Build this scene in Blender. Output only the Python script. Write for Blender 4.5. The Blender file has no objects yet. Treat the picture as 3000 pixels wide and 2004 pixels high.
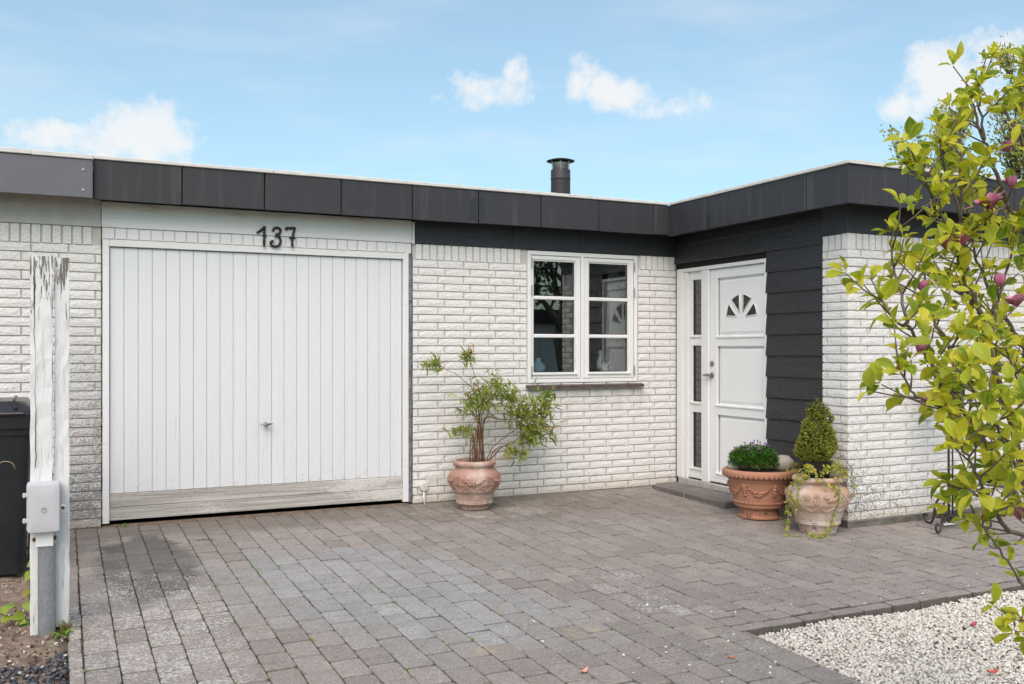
import bpy, bmesh, math, random
import numpy as np
from mathutils import Vector, Matrix, Euler
R = math.radians
SC = bpy.context.scene
COL = SC.collection

# light levels (tuned by eye against the photograph)
EXPOSURE = 0.22
SKY_K = 0.15
SKY_TINT = (0.92, 1.22, 1.18)
CLOUD_COL = (5.3, 5.35, 5.4)
SUN_E = 2.4
SUN_C = (1.0, 0.74, 0.70)

# ------------------------------------------------------------------ camera
cam_d = bpy.data.cameras.new('camera')
cam_o = bpy.data.objects.new('camera', cam_d)
COL.objects.link(cam_o)
CAM = Vector((-2.6644, -7.4928, 1.3074))
cam_o.location = CAM
cam_o.rotation_euler = (R(90), 0, R(-25.658))
cam_d.sensor_width = 36.0
cam_d.lens = 32.88
cam_d.shift_y = 0.00767
cam_d.clip_start = 0.05
cam_d.clip_end = 2000
SC.camera = cam_o

# ------------------------------------------------------------------ exposure
SC.view_settings.view_transform = 'Standard'
SC.view_settings.look = 'None'
SC.view_settings.gamma = 1.0
SC.view_settings.exposure = EXPOSURE
SC.view_settings.use_curve_mapping = False
SC.render.resolution_x = 1024
SC.render.resolution_y = 684
SC.cycles.use_denoising = True
SC.cycles.denoising_prefilter = 'NONE'
SC.render.filter_size = 0.8
SC.cycles.max_bounces = 5
SC.cycles.diffuse_bounces = 3
SC.cycles.glossy_bounces = 3
SC.cycles.adaptive_threshold = 0.03
SC.cycles.transparent_max_bounces = 8
SC.cycles.caustics_reflective = False
SC.cycles.caustics_refractive = False


# ------------------------------------------------------------------ node helper
class NT:
    def __init__(self, tree):
        self.t = tree
        self.n = tree.nodes
        self.l = tree.links

    def put(self, sock, v):
        if isinstance(v, bpy.types.NodeSocket):
            self.l.new(v, sock)
        elif isinstance(v, (tuple, list)) and len(v) == 3 and sock.type == 'RGBA':
            sock.default_value = (*v, 1)
        else:
            sock.default_value = v

    def node(self, kind, ins=None, **kw):
        nd = self.n.new(kind)
        for k, v in kw.items():
            setattr(nd, k, v)
        for k, v in (ins or {}).items():
            self.put(nd.inputs[k], v)
        return nd

    def math(self, op, a, b=0.0, c=0.0, clamp=False):
        nd = self.node('ShaderNodeMath', {0: a, 1: b, 2: c}, operation=op, use_clamp=clamp)
        return nd.outputs[0]

    def mul(self, *a):
        r = a[0]
        for b in a[1:]:
            r = self.math('MULTIPLY', r, b)
        return r

    def add(self, *a):
        r = a[0]
        for b in a[1:]:
            r = self.math('ADD', r, b)
        return r

    def sub(self, a, b):
        return self.math('SUBTRACT', a, b)

    def step(self, v, lo, hi):
        """smooth 0..1 as v goes lo..hi (lo may exceed hi)"""
        nd = self.node('ShaderNodeMapRange', {'Value': v, 'From Min': lo, 'From Max': hi}, interpolation_type='SMOOTHSTEP')
        return nd.outputs[0]

    def pos(self):
        return self.node('ShaderNodeNewGeometry').outputs['Position']

    def sep(self, v):
        nd = self.node('ShaderNodeSeparateXYZ', {0: v})
        return nd.outputs

    def comb(self, x, y, z):
        return self.node('ShaderNodeCombineXYZ', {0: x, 1: y, 2: z}).outputs[0]

    def scale(self, v, s):
        return self.node('ShaderNodeVectorMath', {0: v, 1: s}, operation='MULTIPLY').outputs[0]

    def noise(self, vec, sc, det=4.0, rough=0.6, dist=0.0):
        nd = self.node('ShaderNodeTexNoise', {'Scale': sc, 'Detail': det, 'Roughness': rough, 'Distortion': dist})
        if vec is not None:
            self.l.new(vec, nd.inputs['Vector'])
        return nd.outputs[0]

    def voro(self, vec, sc, feat='F1'):
        nd = self.node('ShaderNodeTexVoronoi', {'Scale': sc}, feature=feat)
        self.l.new(vec, nd.inputs['Vector'])
        return nd.outputs[0]

    def mix(self, f, a, b, kind='MIX'):
        nd = self.n.new('ShaderNodeMix')
        nd.data_type = 'RGBA'
        nd.blend_type = kind
        self.put(nd.inputs[0], f)
        self.put(nd.inputs[6], a)
        self.put(nd.inputs[7], b)
        return nd.outputs[2]

    def attr(self, name):
        return self.node('ShaderNodeAttribute', attribute_name=name)

    def bump(self, h, st, dist=0.01, nrm=None):
        nd = self.node('ShaderNodeBump', {'Height': h, 'Strength': st, 'Distance': dist})
        if nrm is not None:
            self.l.new(nrm, nd.inputs['Normal'])
        return nd.outputs[0]


MATS = {}


def material(name, build):
    m = bpy.data.materials.new(name)
    m.use_nodes = True
    nt = NT(m.node_tree)
    nt.n.clear()
    out = nt.n.new('ShaderNodeOutputMaterial')
    r = build(nt)
    if isinstance(r, dict):
        p = nt.n.new('ShaderNodeBsdfPrincipled')
        for k, v in r.items():
            nt.put(p.inputs[k], v)
        r = p.outputs[0]
    nt.l.new(r, out.inputs[0])
    MATS[name] = m
    return m


# ------------------------------------------------------------------ sky
SUN_AZ = R(212)          # clockwise from +Y
SUN_EL = R(48)
w = bpy.data.worlds.new('World')
SC.world = w
w.use_nodes = True
W = NT(w.node_tree)
W.n.clear()
wout = W.n.new('ShaderNodeOutputWorld')
bg = W.n.new('ShaderNodeBackground')
sky = W.node('ShaderNodeTexSky', sky_type='NISHITA', sun_disc=False)
sky.sun_elevation = SUN_EL
sky.sun_rotation = SUN_AZ
sky.altitude = 0
sky.air_density = 1.0
sky.dust_density = 2.5
sky.ozone_density = 1.0
tc = W.node('ShaderNodeTexCoord').outputs['Generated']
dx, dy, dz = W.sep(tc)[:]
az = W.math('ARCTAN2', dx, dy)
el = W.math('ARCSINE', dz)
wob1 = W.noise(tc, 9.0, 3.0, 0.62)
wob2 = W.noise(tc, 30.0, 5.0, 0.68)
CLOUDS = [(0.073, 0.2145, .066, .042), (0.0, 0.203, .080, .030), (0.4229, 0.2705, .066, .034), (0.4485, .287, .026, .024),
          (0.522, 0.286, .026, .034), (0.545, 0.272, .034, .024), (0.570, 0.262, .052, .026), (0.598, 0.252, .050, .028), (0.625, 0.252, .055, .026),
          (0.8868, 0.2548, .070, .042), (0.93, 0.268, .065, .034), (0.845, .235, .04, .022)]
rc = random.Random(5)
for a0 in np.arange(1.3, 6.0, 1.0):          # the same sort of small cloud goes on round the sky
    CLOUDS.append((((a0 + math.pi) % (2 * math.pi)) - math.pi, rc.uniform(.2, .38), rc.uniform(.05, .09), rc.uniform(.022, .04)))
ae = W.comb(az, el, 0.0)
dmin = None
for (a0, e0, ra, re) in CLOUDS:
    q = W.node('ShaderNodeVectorMath', {0: ae, 1: (1 / ra, 1 / re, 0), 2: (-a0 / ra, -e0 / re, 0)}, operation='MULTIPLY_ADD').outputs[0]
    d = W.node('ShaderNodeVectorMath', {0: q}, operation='LENGTH').outputs['Value']
    dmin = d if dmin is None else W.math('MINIMUM', dmin, d)
dens = W.math('SUBTRACT', 1.25, dmin, clamp=True)
nz = W.add(W.mul(W.sub(wob1, 0.5), 1.8), W.mul(W.sub(wob2, 0.5), 1.7))
cm = W.step(W.add(dens, W.mul(nz, W.step(dens, 0.0, 0.3))), 0.22, 1.15)
haze_n = W.noise(W.node('ShaderNodeVectorMath', {0: tc, 1: (2.0, 2.0, 9.0)}, operation='MULTIPLY').outputs[0], 2.2, 3.0, 0.6)
veil = W.add(.18, W.mul(W.step(haze_n, 0.40, 0.8), 0.22))
cm = W.math('MAXIMUM', W.mul(cm, 0.93), veil)
cs = SKY_K
skyc = W.mix(1.0, sky.outputs[0], SKY_TINT, 'MULTIPLY')
col = W.mix(cm, skyc, CLOUD_COL)
W.l.new(col, bg.inputs[0])
bg.inputs[1].default_value = cs
W.l.new(bg.outputs[0], wout.inputs[0])
w.cycles.sampling_method = 'MANUAL'
w.cycles.sample_map_resolution = 256

# ------------------------------------------------------------------ sun (thin bright overcast: a very broad sun)
sd = bpy.data.lights.new('sun', 'SUN')
sd.energy = SUN_E
sd.angle = R(55)
sd.color = SUN_C
so = bpy.data.objects.new('sun', sd)
COL.objects.link(so)
tosun = Vector((math.sin(SUN_AZ) * math.cos(SUN_EL), math.cos(SUN_AZ) * math.cos(SUN_EL), math.sin(SUN_EL)))
so.rotation_euler = tosun.to_track_quat('Z', 'Y').to_euler()
so.location = tosun * 30


# ------------------------------------------------------------------ mesh helpers
class MB:
    """collects geometry for one mesh"""
    def __init__(self):
        self.v = []
        self.f = []
        self.c = []          # tint per vertex

    def add(self, vs, fs, tint=(1, 1, 1)):
        o = len(self.v)
        self.v += [tuple(p) for p in vs]
        self.f += [tuple(i + o for i in f) for f in fs]
        if isinstance(tint, list):
            self.c += tint
        else:
            self.c += [tint] * len(vs)
        return self

    def box(self, x0, x1, y0, y1, z0, z1, ch=0.0, tint=(1, 1, 1)):
        if x0 > x1: x0, x1 = x1, x0
        if y0 > y1: y0, y1 = y1, y0
        if z0 > z1: z0, z1 = z1, z0
        X, Y, Z = (x0, x1), (y0, y1), (z0, z1)
        if ch <= 0:
            vs = [(X[i], Y[j], Z[k]) for i in (0, 1) for j in (0, 1) for k in (0, 1)]
            fs = [(0, 1, 3, 2), (4, 6, 7, 5), (0, 4, 5, 1), (2, 3, 7, 6), (0, 2, 6, 4), (1, 5, 7, 3)]
            return self.add(vs, fs, tint)
        ch = min(ch, (x1 - x0) * .45, (y1 - y0) * .45, (z1 - z0) * .45)
        vs = []
        ix = {}
        for i in (0, 1):
            for j in (0, 1):
                for k in (0, 1):
                    a = X[i] + (ch if i == 0 else -ch)
                    b = Y[j] + (ch if j == 0 else -ch)
                    c = Z[k] + (ch if k == 0 else -ch)
                    for ax, p in enumerate(((X[i], b, c), (a, Y[j], c), (a, b, Z[k]))):
                        ix[i, j, k, ax] = len(vs)
                        vs.append(p)
        fs = []
        for s in (0, 1):
            q = [(0, 0), (1, 0), (1, 1), (0, 1)]
            fs.append([ix[s, a, b, 0] for a, b in q])
            fs.append([ix[a, s, b, 1] for a, b in q])
            fs.append([ix[a, b, s, 2] for a, b in q])
        for a in (0, 1):
            for b in (0, 1):
                fs.append([ix[a, b, 0, 0], ix[a, b, 1, 0], ix[a, b, 1, 1], ix[a, b, 0, 1]])
                fs.append([ix[a, 0, b, 0], ix[a, 1, b, 0], ix[a, 1, b, 2], ix[a, 0, b, 2]])
                fs.append([ix[0, a, b, 1], ix[1, a, b, 1], ix[1, a, b, 2], ix[0, a, b, 2]])
                for c in (0, 1):
                    fs.append([ix[a, b, c, 0], ix[a, b, c, 1], ix[a, b, c, 2]])
        return self.add(vs, fs, tint)

    def tube(self, pts, rad, n=6, cap=True, tint=(1, 1, 1), flat=None):
        pts = [Vector(p) for p in pts]
        m = len(pts)
        rr = rad if isinstance(rad, (list, tuple)) else [rad] * m
        ts = []
        for i in range(m):
            a = pts[max(i - 1, 0)]
            b = pts[min(i + 1, m - 1)]
            t = (b - a)
            ts.append(t.normalized() if t.length > 1e-9 else Vector((0, 0, 1)))
        ref = Vector((0, 0, 1)) if abs(ts[0].z) < .9 else Vector((1, 0, 0))
        nrm = ts[0].cross(ref).normalized()
        vs = []
        for i in range(m):
            t = ts[i]
            nrm = (nrm - t * nrm.dot(t))
            nrm = nrm.normalized() if nrm.length > 1e-6 else t.orthogonal().normalized()
            bn = t.cross(nrm)
            for k in range(n):
                a = 2 * math.pi * k / n
                vs.append(pts[i] + (nrm * math.cos(a) + bn * math.sin(a)) * rr[i])
        fs = []
        for i in range(m - 1):
            for k in range(n):
                k2 = (k + 1) % n
                fs.append((i * n + k, i * n + k2, (i + 1) * n + k2, (i + 1) * n + k))
        if cap:
            fs.append(tuple(range(n))[::-1])
            fs.append(tuple((m - 1) * n + k for k in range(n)))
        return self.add(vs, fs, tint)

    def lathe(self, prof, n=32, cx=0.0, cy=0.0, tint=(1, 1, 1), fn=None):
        vs = []
        for (r, z) in prof:
            for k in range(n):
                a = 2 * math.pi * k / n
                q = r if fn is None else fn(r, z, a)
                vs.append((cx + q * math.cos(a), cy + q * math.sin(a), z))
        fs = []
        for i in range(len(prof) - 1):
            for k in range(n):
                k2 = (k + 1) % n
                fs.append((i * n + k, i * n + k2, (i + 1) * n + k2, (i + 1) * n + k))
        fs.append(tuple(range(n))[::-1])
        fs.append(tuple((len(prof) - 1) * n + k for k in range(n)))
        return self.add(vs, fs, tint)

    def blob(self, c, r, rng=None, jit=0.0, squash=(1, 1, 1), nu=8, nv=5, tint=(1, 1, 1), rot=None):
        vs = []
        q = [rng.uniform(1 - jit, 1 + jit) if rng else 1.0 for _ in range(nu * nv + 2)]
        M = rot or Matrix.Identity(3)
        def P(d, s):
            return Vector(c) + M @ Vector((d[0] * r * squash[0] * s, d[1] * r * squash[1] * s, d[2] * r * squash[2] * s))
        for j in range(1, nv + 1):
            t = math.pi * j / (nv + 1)
            for k in range(nu):
                a = 2 * math.pi * (k + .5 * (j % 2)) / nu
                vs.append(P((math.sin(t) * math.cos(a), math.sin(t) * math.sin(a), math.cos(t)), q[(j - 1) * nu + k]))
        vs.append(P((0, 0, 1), q[-1]))
        vs.append(P((0, 0, -1), q[-2]))
        fs = []
        for j in range(nv - 1):
            for k in range(nu):
                k2 = (k + 1) % nu
                fs.append((j * nu + k, (j + 1) * nu + k, (j + 1) * nu + k2, j * nu + k2))
        T, Bm = nu * nv, nu * nv + 1
        for k in range(nu):
            k2 = (k + 1) % nu
            fs.append((T, k, k2))
            fs.append((Bm, (nv - 1) * nu + k2, (nv - 1) * nu + k))
        return self.add(vs, fs, tint)

    def mesh(self, name, recalc=True):
        me = bpy.data.meshes.new(name)
        me.from_pydata(self.v, [], self.f)
        at = me.attributes.new('tint', 'FLOAT_COLOR', 'POINT')
        arr = np.ones((len(self.v), 4), dtype=np.float32)
        arr[:, :] = np.array([tuple(q) if len(q) == 4 else (*q, 1.0) for q in self.c], dtype=np.float32).reshape(-1, 4)
        at.data.foreach_set('color', arr.ravel())
        if recalc and len(self.v) < 60000:
            bm = bmesh.new()
            bm.from_mesh(me)
            bmesh.ops.recalc_face_normals(bm, faces=bm.faces)
            bm.to_mesh(me)
            bm.free()
        me.update()
        return me

    def build(self, name, mat, parent=None, smooth=False, angle=None, recalc=True):
        return obj(name, self.mesh(name, recalc), mat, parent, smooth, angle)


def obj(name, me, mat, parent=None, smooth=False, angle=None):
    if mat is not None and not me.materials:
        me.materials.append(MATS[mat])
    if smooth:
        me.polygons.foreach_set('use_smooth', [True] * len(me.polygons))
        if angle is not None:
            me.set_sharp_from_angle(angle=R(angle))
        me.update()
    o = bpy.data.objects.new(name, me)
    COL.objects.link(o)
    if parent is not None:
        o.parent = parent
    return o


def tag(o, label=None, cat=None, group=None, kind=None):
    if label: o['label'] = label
    if cat: o['category'] = cat
    if group: o['group'] = group
    if kind: o['kind'] = kind
    return o


def thing(name, label, cat, loc=(0, 0, 0), rz=0.0, group=None):
    o = bpy.data.objects.new(name, None)
    o.empty_display_size = .2
    COL.objects.link(o)
    o.location = loc
    o.rotation_euler = (0, 0, rz)
    return tag(o, label, cat, group)


def bx(name, x0, x1, y0, y1, z0, z1, mat, parent=None, ch=0.003):
    return MB().box(x0, x1, y0, y1, z0, z1, ch).build(name, mat, parent)


def merge_np(parts):
    """parts: list of (verts Nx3, faces list of tuples, tint Nx3)"""
    m = MB()
    for v, f, t in parts:
        m.add(v, f, t)
    return m


SLOPE = 0.0227
def gz(y):
    """ground height: falls gently from the house towards the street"""
    return SLOPE * max(min(y, 0.0), -8.5)

# ------------------------------------------------------------------ materials
def m_brick(nt):
    p = nt.pos()
    x, y, z = nt.sep(p)[:]
    big = nt.noise(p, 2.3, 3.0)
    med = nt.noise(p, 14.0, 4.0)
    sp = nt.add(nt.mul(nt.noise(p, 70.0, 5.0, 0.72), .78), nt.mul(nt.noise(p, 13.0, 3.0), .22))
    oi = nt.node('ShaderNodeObjectInfo').outputs['Random']
    base = nt.mix(med, (0.76, 0.74, 0.71), (0.88, 0.865, 0.84))
    base = nt.mix(nt.mul(oi, 0.30), base, (0.76, 0.735, 0.705))
    low = nt.step(z, 0.75, 0.0)
    strip = nt.mul(nt.step(x, -2.72, -2.66), nt.step(x, -2.38, -2.42), nt.step(nt.add(z, nt.mul(big, .5)), 2.0, 1.3))
    pier = nt.mul(nt.step(x, 2.6, 2.66), nt.step(x, 3.35, 2.69), nt.step(y, -0.9, -1.9), nt.step(z, 2.3, 0.6))
    wing = nt.mul(nt.step(x, 2.6, 2.66), nt.step(z, 1.0, 0.0), 0.5)
    wt = nt.add(0.10, nt.mul(low, .42), nt.mul(strip, .62), nt.mul(pier, .36), nt.mul(wing, .36))
    wt = nt.mul(wt, nt.add(.45, nt.mul(big, 1.2)))
    lo = nt.sub(0.66, nt.mul(wt, 0.20))
    spk = nt.step(sp, lo, nt.add(lo, 0.09))
    col = nt.mix(nt.mul(spk, nt.math('MINIMUM', nt.add(.25, wt), 0.88)), base, (0.12, 0.113, 0.105))
    col = nt.mix(nt.mul(strip, 0.42), col, (0.36, 0.34, 0.32))
    rust = nt.mul(nt.step(nt.noise(p, 5.0, 3.0), .62, .74), nt.step(z, .45, .05), nt.step(x, .6, 1.0), nt.step(x, 2.4, 1.2))
    col = nt.mix(nt.mul(rust, .45), col, (0.52, 0.33, 0.19))
    sill = nt.mul(nt.step(x, 1.0, 1.12), nt.step(x, 2.42, 2.30), nt.step(z, .55, .96), nt.step(z, 1.0, .975), nt.step(nt.noise(nt.scale(p, (9, 9, 1.6)), 1.0, 4.0), .40, .66))
    col = nt.mix(nt.mul(sill, .42), col, (0.47, 0.39, 0.30))
    warm = nt.mul(nt.step(z, .14, .02), .5)
    col = nt.mix(warm, col, (0.56, 0.48, 0.37))
    rel = nt.noise(nt.scale(p, (42, 42, 58)), 1.0, 5.0, .7)
    col = nt.mix(nt.mul(nt.step(rel, .50, .30), .30), col, (0.40, 0.38, 0.36))
    h = nt.add(rel, nt.mul(nt.noise(p, 130.0, 3.0, .6), .35))
    return {'Base Color': col, 'Roughness': 0.75, 'Normal': nt.bump(h, 0.95, 0.012)}
material('brick_paint', m_brick)

def m_mortar(nt):
    p = nt.pos()
    x, y, z = nt.sep(p)[:]
    n = nt.noise(p, 9.0, 4.0)
    c = nt.mix(n, (0.50, 0.455, 0.42), (0.62, 0.575, 0.535))
    c = nt.mix(nt.mul(nt.step(z, .5, 0), .5), c, (0.25, 0.22, 0.19))
    return {'Base Color': c, 'Roughness': 0.9, 'Normal': nt.bump(nt.noise(p, 160.0, 3.0), .4, .003)}
material('mortar', m_mortar)

def simple(name, c0, c1=None, rough=0.6, sc=8.0, bump=0.0, bsc=60.0, spec=0.4, metal=0.0, bd=0.004):
    def b(nt):
        p = nt.pos()
        col = c0 if c1 is None else nt.mix(nt.step(nt.noise(p, sc, 5.0), .3, .7), c0, c1)
        d = {'Base Color': col, 'Roughness': rough, 'Specular IOR Level': spec, 'Metallic': metal}
        if bump:
            d['Normal'] = nt.bump(nt.noise(p, bsc, 4.0), bump, bd)
        return d
    return material(name, b)

def m_white_plank(nt):
    p = nt.pos()
    x, y, z = nt.sep(p)[:]
    g = nt.noise(nt.scale(p, (34, 34, 1.3)), 1.0, 5.0, .6)
    st = nt.noise(nt.scale(p, (60, 60, 3.0)), 1.0, 4.0, .6)
    oi = nt.node('ShaderNodeObjectInfo').outputs['Random']
    c = nt.mix(g, (0.665, 0.67, 0.685), (0.735, 0.74, 0.75))
    c = nt.mix(nt.mul(oi, .25), c, (0.655, 0.66, 0.675))
    m = nt.mul(nt.step(st, .57, .72), nt.step(z, 1.15, .5), nt.step(z, 0.2, .35), .35)
    c = nt.mix(m, c, (0.45, 0.44, 0.43))
    chip = nt.mul(nt.step(nt.noise(p, 26.0, 4.0), .60, .63), nt.step(z, .36, .25))
    c = nt.mix(nt.mul(chip, .45), c, (0.45, 0.43, 0.40))
    return {'Base Color': c, 'Roughness': 0.5, 'Normal': nt.bump(g, .12, .004)}
material('white_plank', m_white_plank)

def m_white_wood(nt):
    p = nt.pos()
    x, y, z = nt.sep(p)[:]
    g = nt.noise(nt.scale(p, (2.2, 30, 45)), 1.0, 5.0, .65)
    c = nt.mix(g, (0.70, 0.69, 0.68), (0.80, 0.795, 0.785))
    dirt = nt.mul(nt.step(nt.noise(nt.scale(p, (3, 20, 14)), 1.0, 5.0), .45, .75), nt.step(z, 2.29, 2.40))
    c = nt.mix(nt.mul(dirt, .65), c, (0.36, 0.32, 0.26))
    ck = nt.mul(nt.step(nt.noise(nt.scale(p, (4, 60, 120)), 1.0, 3.0), .66, .70), .4)
    c = nt.mix(ck, c, (0.35, .32, .29))
    return {'Base Color': c, 'Roughness': 0.55, 'Normal': nt.bump(g, .2, .004)}
material('white_wood', m_white_wood)

def m_bare_wood(nt):
    p = nt.pos()
    x, y, z = nt.sep(p)[:]
    g = nt.noise(nt.scale(p, (1.6, 30, 60)), 1.0, 6.0, .65, .6)
    sp = nt.noise(nt.scale(p, (30, 30, 60)), 1.0, 4.0)
    big = nt.noise(nt.scale(p, (1.1, 1, 5)), 1.5, 3.0)
    c = nt.mix(nt.step(g, .25, .75), (0.25, 0.23, 0.205), (0.56, 0.53, 0.495))
    paint = nt.step(nt.add(nt.mul(big, .8), nt.mul(sp, .5), nt.mul(nt.step(x, -1.3, -.2), .22)), .72, .90)
    c = nt.mix(nt.mul(paint, .7), c, (0.68, 0.66, 0.62))
    c = nt.mix(nt.mul(nt.step(sp, .60, .68), .5), c, (0.17, 0.14, 0.11))
    return {'Base Color': c, 'Roughness': 0.75, 'Normal': nt.bump(g, .35, .004)}
material('bare_wood', m_bare_wood)

def m_peel(nt):
    p = nt.pos()
    x, y, z = nt.sep(p)[:]
    g = nt.noise(nt.scale(p, (55, 55, 4.2)), 1.0, 6.0, .68, .4)
    fine = nt.noise(nt.scale(p, (160, 160, 16)), 1.0, 4.0)
    big = nt.noise(p, 3.0, 3.0)
    c = nt.mix(fine, (0.60, 0.61, 0.605), (0.80, 0.80, 0.795))
    c = nt.mix(nt.mul(nt.step(g, .52, .60), .45), c, (0.42, 0.41, 0.38))
    thr = nt.sub(nt.sub(0.70, nt.mul(nt.step(z, 1.25, 1.78), .22)), nt.mul(nt.step(z, .35, -.05), .10))
    pl = nt.step(nt.add(g, nt.mul(nt.sub(big, .5), .16)), thr, nt.add(thr, .022))
    wood = nt.mix(fine, (0.10, 0.085, 0.068), (0.235, 0.20, 0.165))
    c = nt.mix(pl, c, wood)
    c = nt.mix(nt.mul(nt.step(z, .3, -.03), nt.step(fine, .35, .75), .5), c, (.3, .3, .24))
    h = nt.sub(nt.mul(fine, .3), pl)
    return {'Base Color': c, 'Roughness': 0.6, 'Normal': nt.bump(h, .55, .004)}
material('peeling_paint', m_peel)

def m_fascia(c0, c1):
    def b(nt):
        p = nt.pos()
        n = nt.noise(p, 420.0, 2.0)
        big = nt.noise(p, 1.3, 3.0)
        oi = nt.node('ShaderNodeObjectInfo').outputs['Random']
        c = nt.mix(nt.add(nt.mul(n, .5), nt.mul(big, .3), nt.mul(oi, .25)), c0, c1)
        sk = nt.step(nt.noise(nt.scale(p, (16, 16, 1.1)), 1.0, 4.0, .65), .50, .74)
        c = nt.mix(nt.mul(sk, .16), c, (0.20, 0.195, 0.19))
        return {'Base Color': c, 'Roughness': 0.52, 'Specular IOR Level': .35, 'Normal': nt.bump(n, .05, .002)}
    return b
material('fascia_dark', m_fascia((0.030, 0.030, 0.034), (0.046, 0.045, 0.050)))
material('fascia_grey', m_fascia((0.120, 0.118, 0.140), (0.15, 0.147, 0.17)))
simple('coping', (0.68, 0.66, 0.635), (0.60, 0.575, 0.545), .6, 9.0)
simple('roof_felt', (0.10, 0.10, 0.10), (0.14, 0.14, 0.14), .9)
simple('bare_board', (0.44, 0.37, 0.28), (0.53, 0.46, 0.37), .8, 20.0)
simple('dark_gap', (0.012, 0.011, 0.010), None, .9)
simple('screw_black', (0.02, 0.02, 0.022), None, .5)
simple('rivet', (0.55, 0.55, 0.56), None, .35, metal=.6)
simple('render_grey', (0.50, 0.47, 0.455), (0.57, 0.545, 0.525), .85, 12.0, .25, 90.0)

def m_black_board(nt):
    p = nt.pos()
    n = nt.noise(nt.scale(p, (8, 8, 30)), 1.0, 5.0)
    sp = nt.noise(p, 46.0, 3.0)
    c = nt.mix(n, (0.014, 0.016, 0.019), (0.030, 0.032, 0.037))
    c = nt.mix(nt.mul(nt.step(sp, .70, .74), .35), c, (.30, .30, .31))
    return {'Base Color': c, 'Roughness': .48, 'Normal': nt.bump(nt.add(n, nt.mul(sp, .7)), .5, .006)}
material('black_board', m_black_board)

def m_black_conc(nt):
    p = nt.pos()
    n = nt.noise(p, 6.0, 5.0)
    v = nt.voro(p, 55.0)
    pit = nt.mul(nt.step(v, .25, .10), nt.step(nt.noise(p, 30.0, 2.0), .5, .6))
    c = nt.mix(n, (0.020, 0.021, 0.025), (0.042, 0.043, 0.049))
    c = nt.mix(pit, c, (.006, .006, .006))
    return {'Base Color': c, 'Roughness': .55, 'Normal': nt.bump(nt.sub(nt.mul(n, .2), pit), .7, .005)}
material('black_concrete', m_black_conc)

def m_siding(nt):
    p = nt.pos()
    oi = nt.node('ShaderNodeObjectInfo').outputs['Random']
    off = nt.comb(nt.mul(oi, 31.0), nt.mul(oi, 17.0), nt.mul(oi, 23.0))
    q = nt.node('ShaderNodeVectorMath', {0: p, 1: off}, operation='ADD').outputs[0]
    warp = nt.noise(nt.scale(q, (3, 2.2, 7)), 1.0, 3.0)
    qx, qy, qz = nt.sep(q)[:]
    ph = nt.add(nt.mul(qz, 210.0), nt.mul(warp, 62.0))
    g = nt.math('ABSOLUTE', nt.math('SINE', ph))
    g = nt.mul(g, nt.noise(nt.scale(q, (20, 9, 60)), 1.0, 4.0))
    c = nt.mix(g, (0.020, 0.020, 0.022), (0.046, 0.046, 0.050))
    return {'Base Color': c, 'Roughness': .38, 'Specular IOR Level': .5, 'Normal': nt.bump(g, .60, .005)}
material('black_siding', m_siding)

simple('white_paint', (0.79, 0.785, 0.77), (0.75, 0.745, 0.73), .32, 3.0)
simple('door_paint', (0.82, 0.82, 0.815), (0.80, 0.80, 0.795), .30, 2.0)
simple('steel', (0.30, 0.295, 0.29), None, .35, metal=.9)
simple('hinge_grey', (0.34, 0.36, 0.39), None, .4, metal=.3)
simple('rubber', (0.012, 0.012, 0.012), None, .6)
simple('sill_tile', (0.075, 0.054, 0.049), (0.105, 0.078, 0.072), .38, 16.0)
simple('iron', (0.028, 0.026, 0.026), (0.05, 0.042, 0.038), .5, 40.0, .3, 90.0)
simple('black_plastic', (0.012, 0.012, 0.013), (0.02, 0.02, 0.021), .38, 6.0)
simple('bin_plastic', (0.012, 0.013, 0.016), (0.022, 0.023, 0.027), .42, 3.0, .05, 300.0)
simple('bin_lid', (0.022, 0.023, 0.026), (0.03, 0.031, 0.035), .30, 3.0, .05, 300.0)
simple('cabinet_grey', (0.53, 0.525, 0.545), (0.49, 0.485, 0.50), .42, 4.0, .03, 120.0)
simple('rust', (0.17, 0.05, 0.025), (0.10, 0.035, 0.02), .8, 60.0)
simple('conduit', (0.62, 0.62, 0.54), (0.57, 0.57, 0.49), .45)
simple('concrete', (0.36, 0.34, 0.31), (0.46, 0.44, 0.41), .9, 18.0, .4, 90.0)
simple('field_stone', (0.42, 0.385, 0.335), (0.32, 0.29, 0.25), .9, 40.0, .5, 70.0)
simple('digit_iron', (0.012, 0.012, 0.013), (0.025, 0.025, 0.026), .45, 60.0, .6, 110.0)
simple('interior', (0.42, 0.41, 0.39), None, .9)
simple('curtain_cloth', (0.72, 0.71, 0.69), None, .9)
simple('potting_soil', (0.055, 0.036, 0.024), (0.10, 0.066, 0.045), .95, 60.0, .8, 90.0, bd=.01)
simple('cable_white', (0.74, 0.73, 0.70), None, .5)
simple('straw', (0.42, 0.33, 0.20), (0.30, 0.22, 0.13), .8, 30.0)
simple('paper', (0.78, 0.78, 0.77), None, .8)
simple('blue_filler', (0.085, 0.095, 0.125), (0.22, 0.23, 0.26), .8, 22.0, .9, 60.0, bd=.01)

def m_galv(nt):
    p = nt.pos()
    v = nt.voro(nt.scale(p, (1, 1, .5)), 70.0)
    n = nt.noise(nt.scale(p, (14, 14, 5)), 1.0, 4.0)
    c = nt.mix(nt.add(nt.mul(v, .5), nt.mul(n, .5)), (0.20, 0.21, 0.225), (0.40, 0.41, 0.43))
    return {'Base Color': c, 'Roughness': .42, 'Metallic': .55, 'Normal': nt.bump(n, .1, .003)}
material('galvanised', m_galv)

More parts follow.
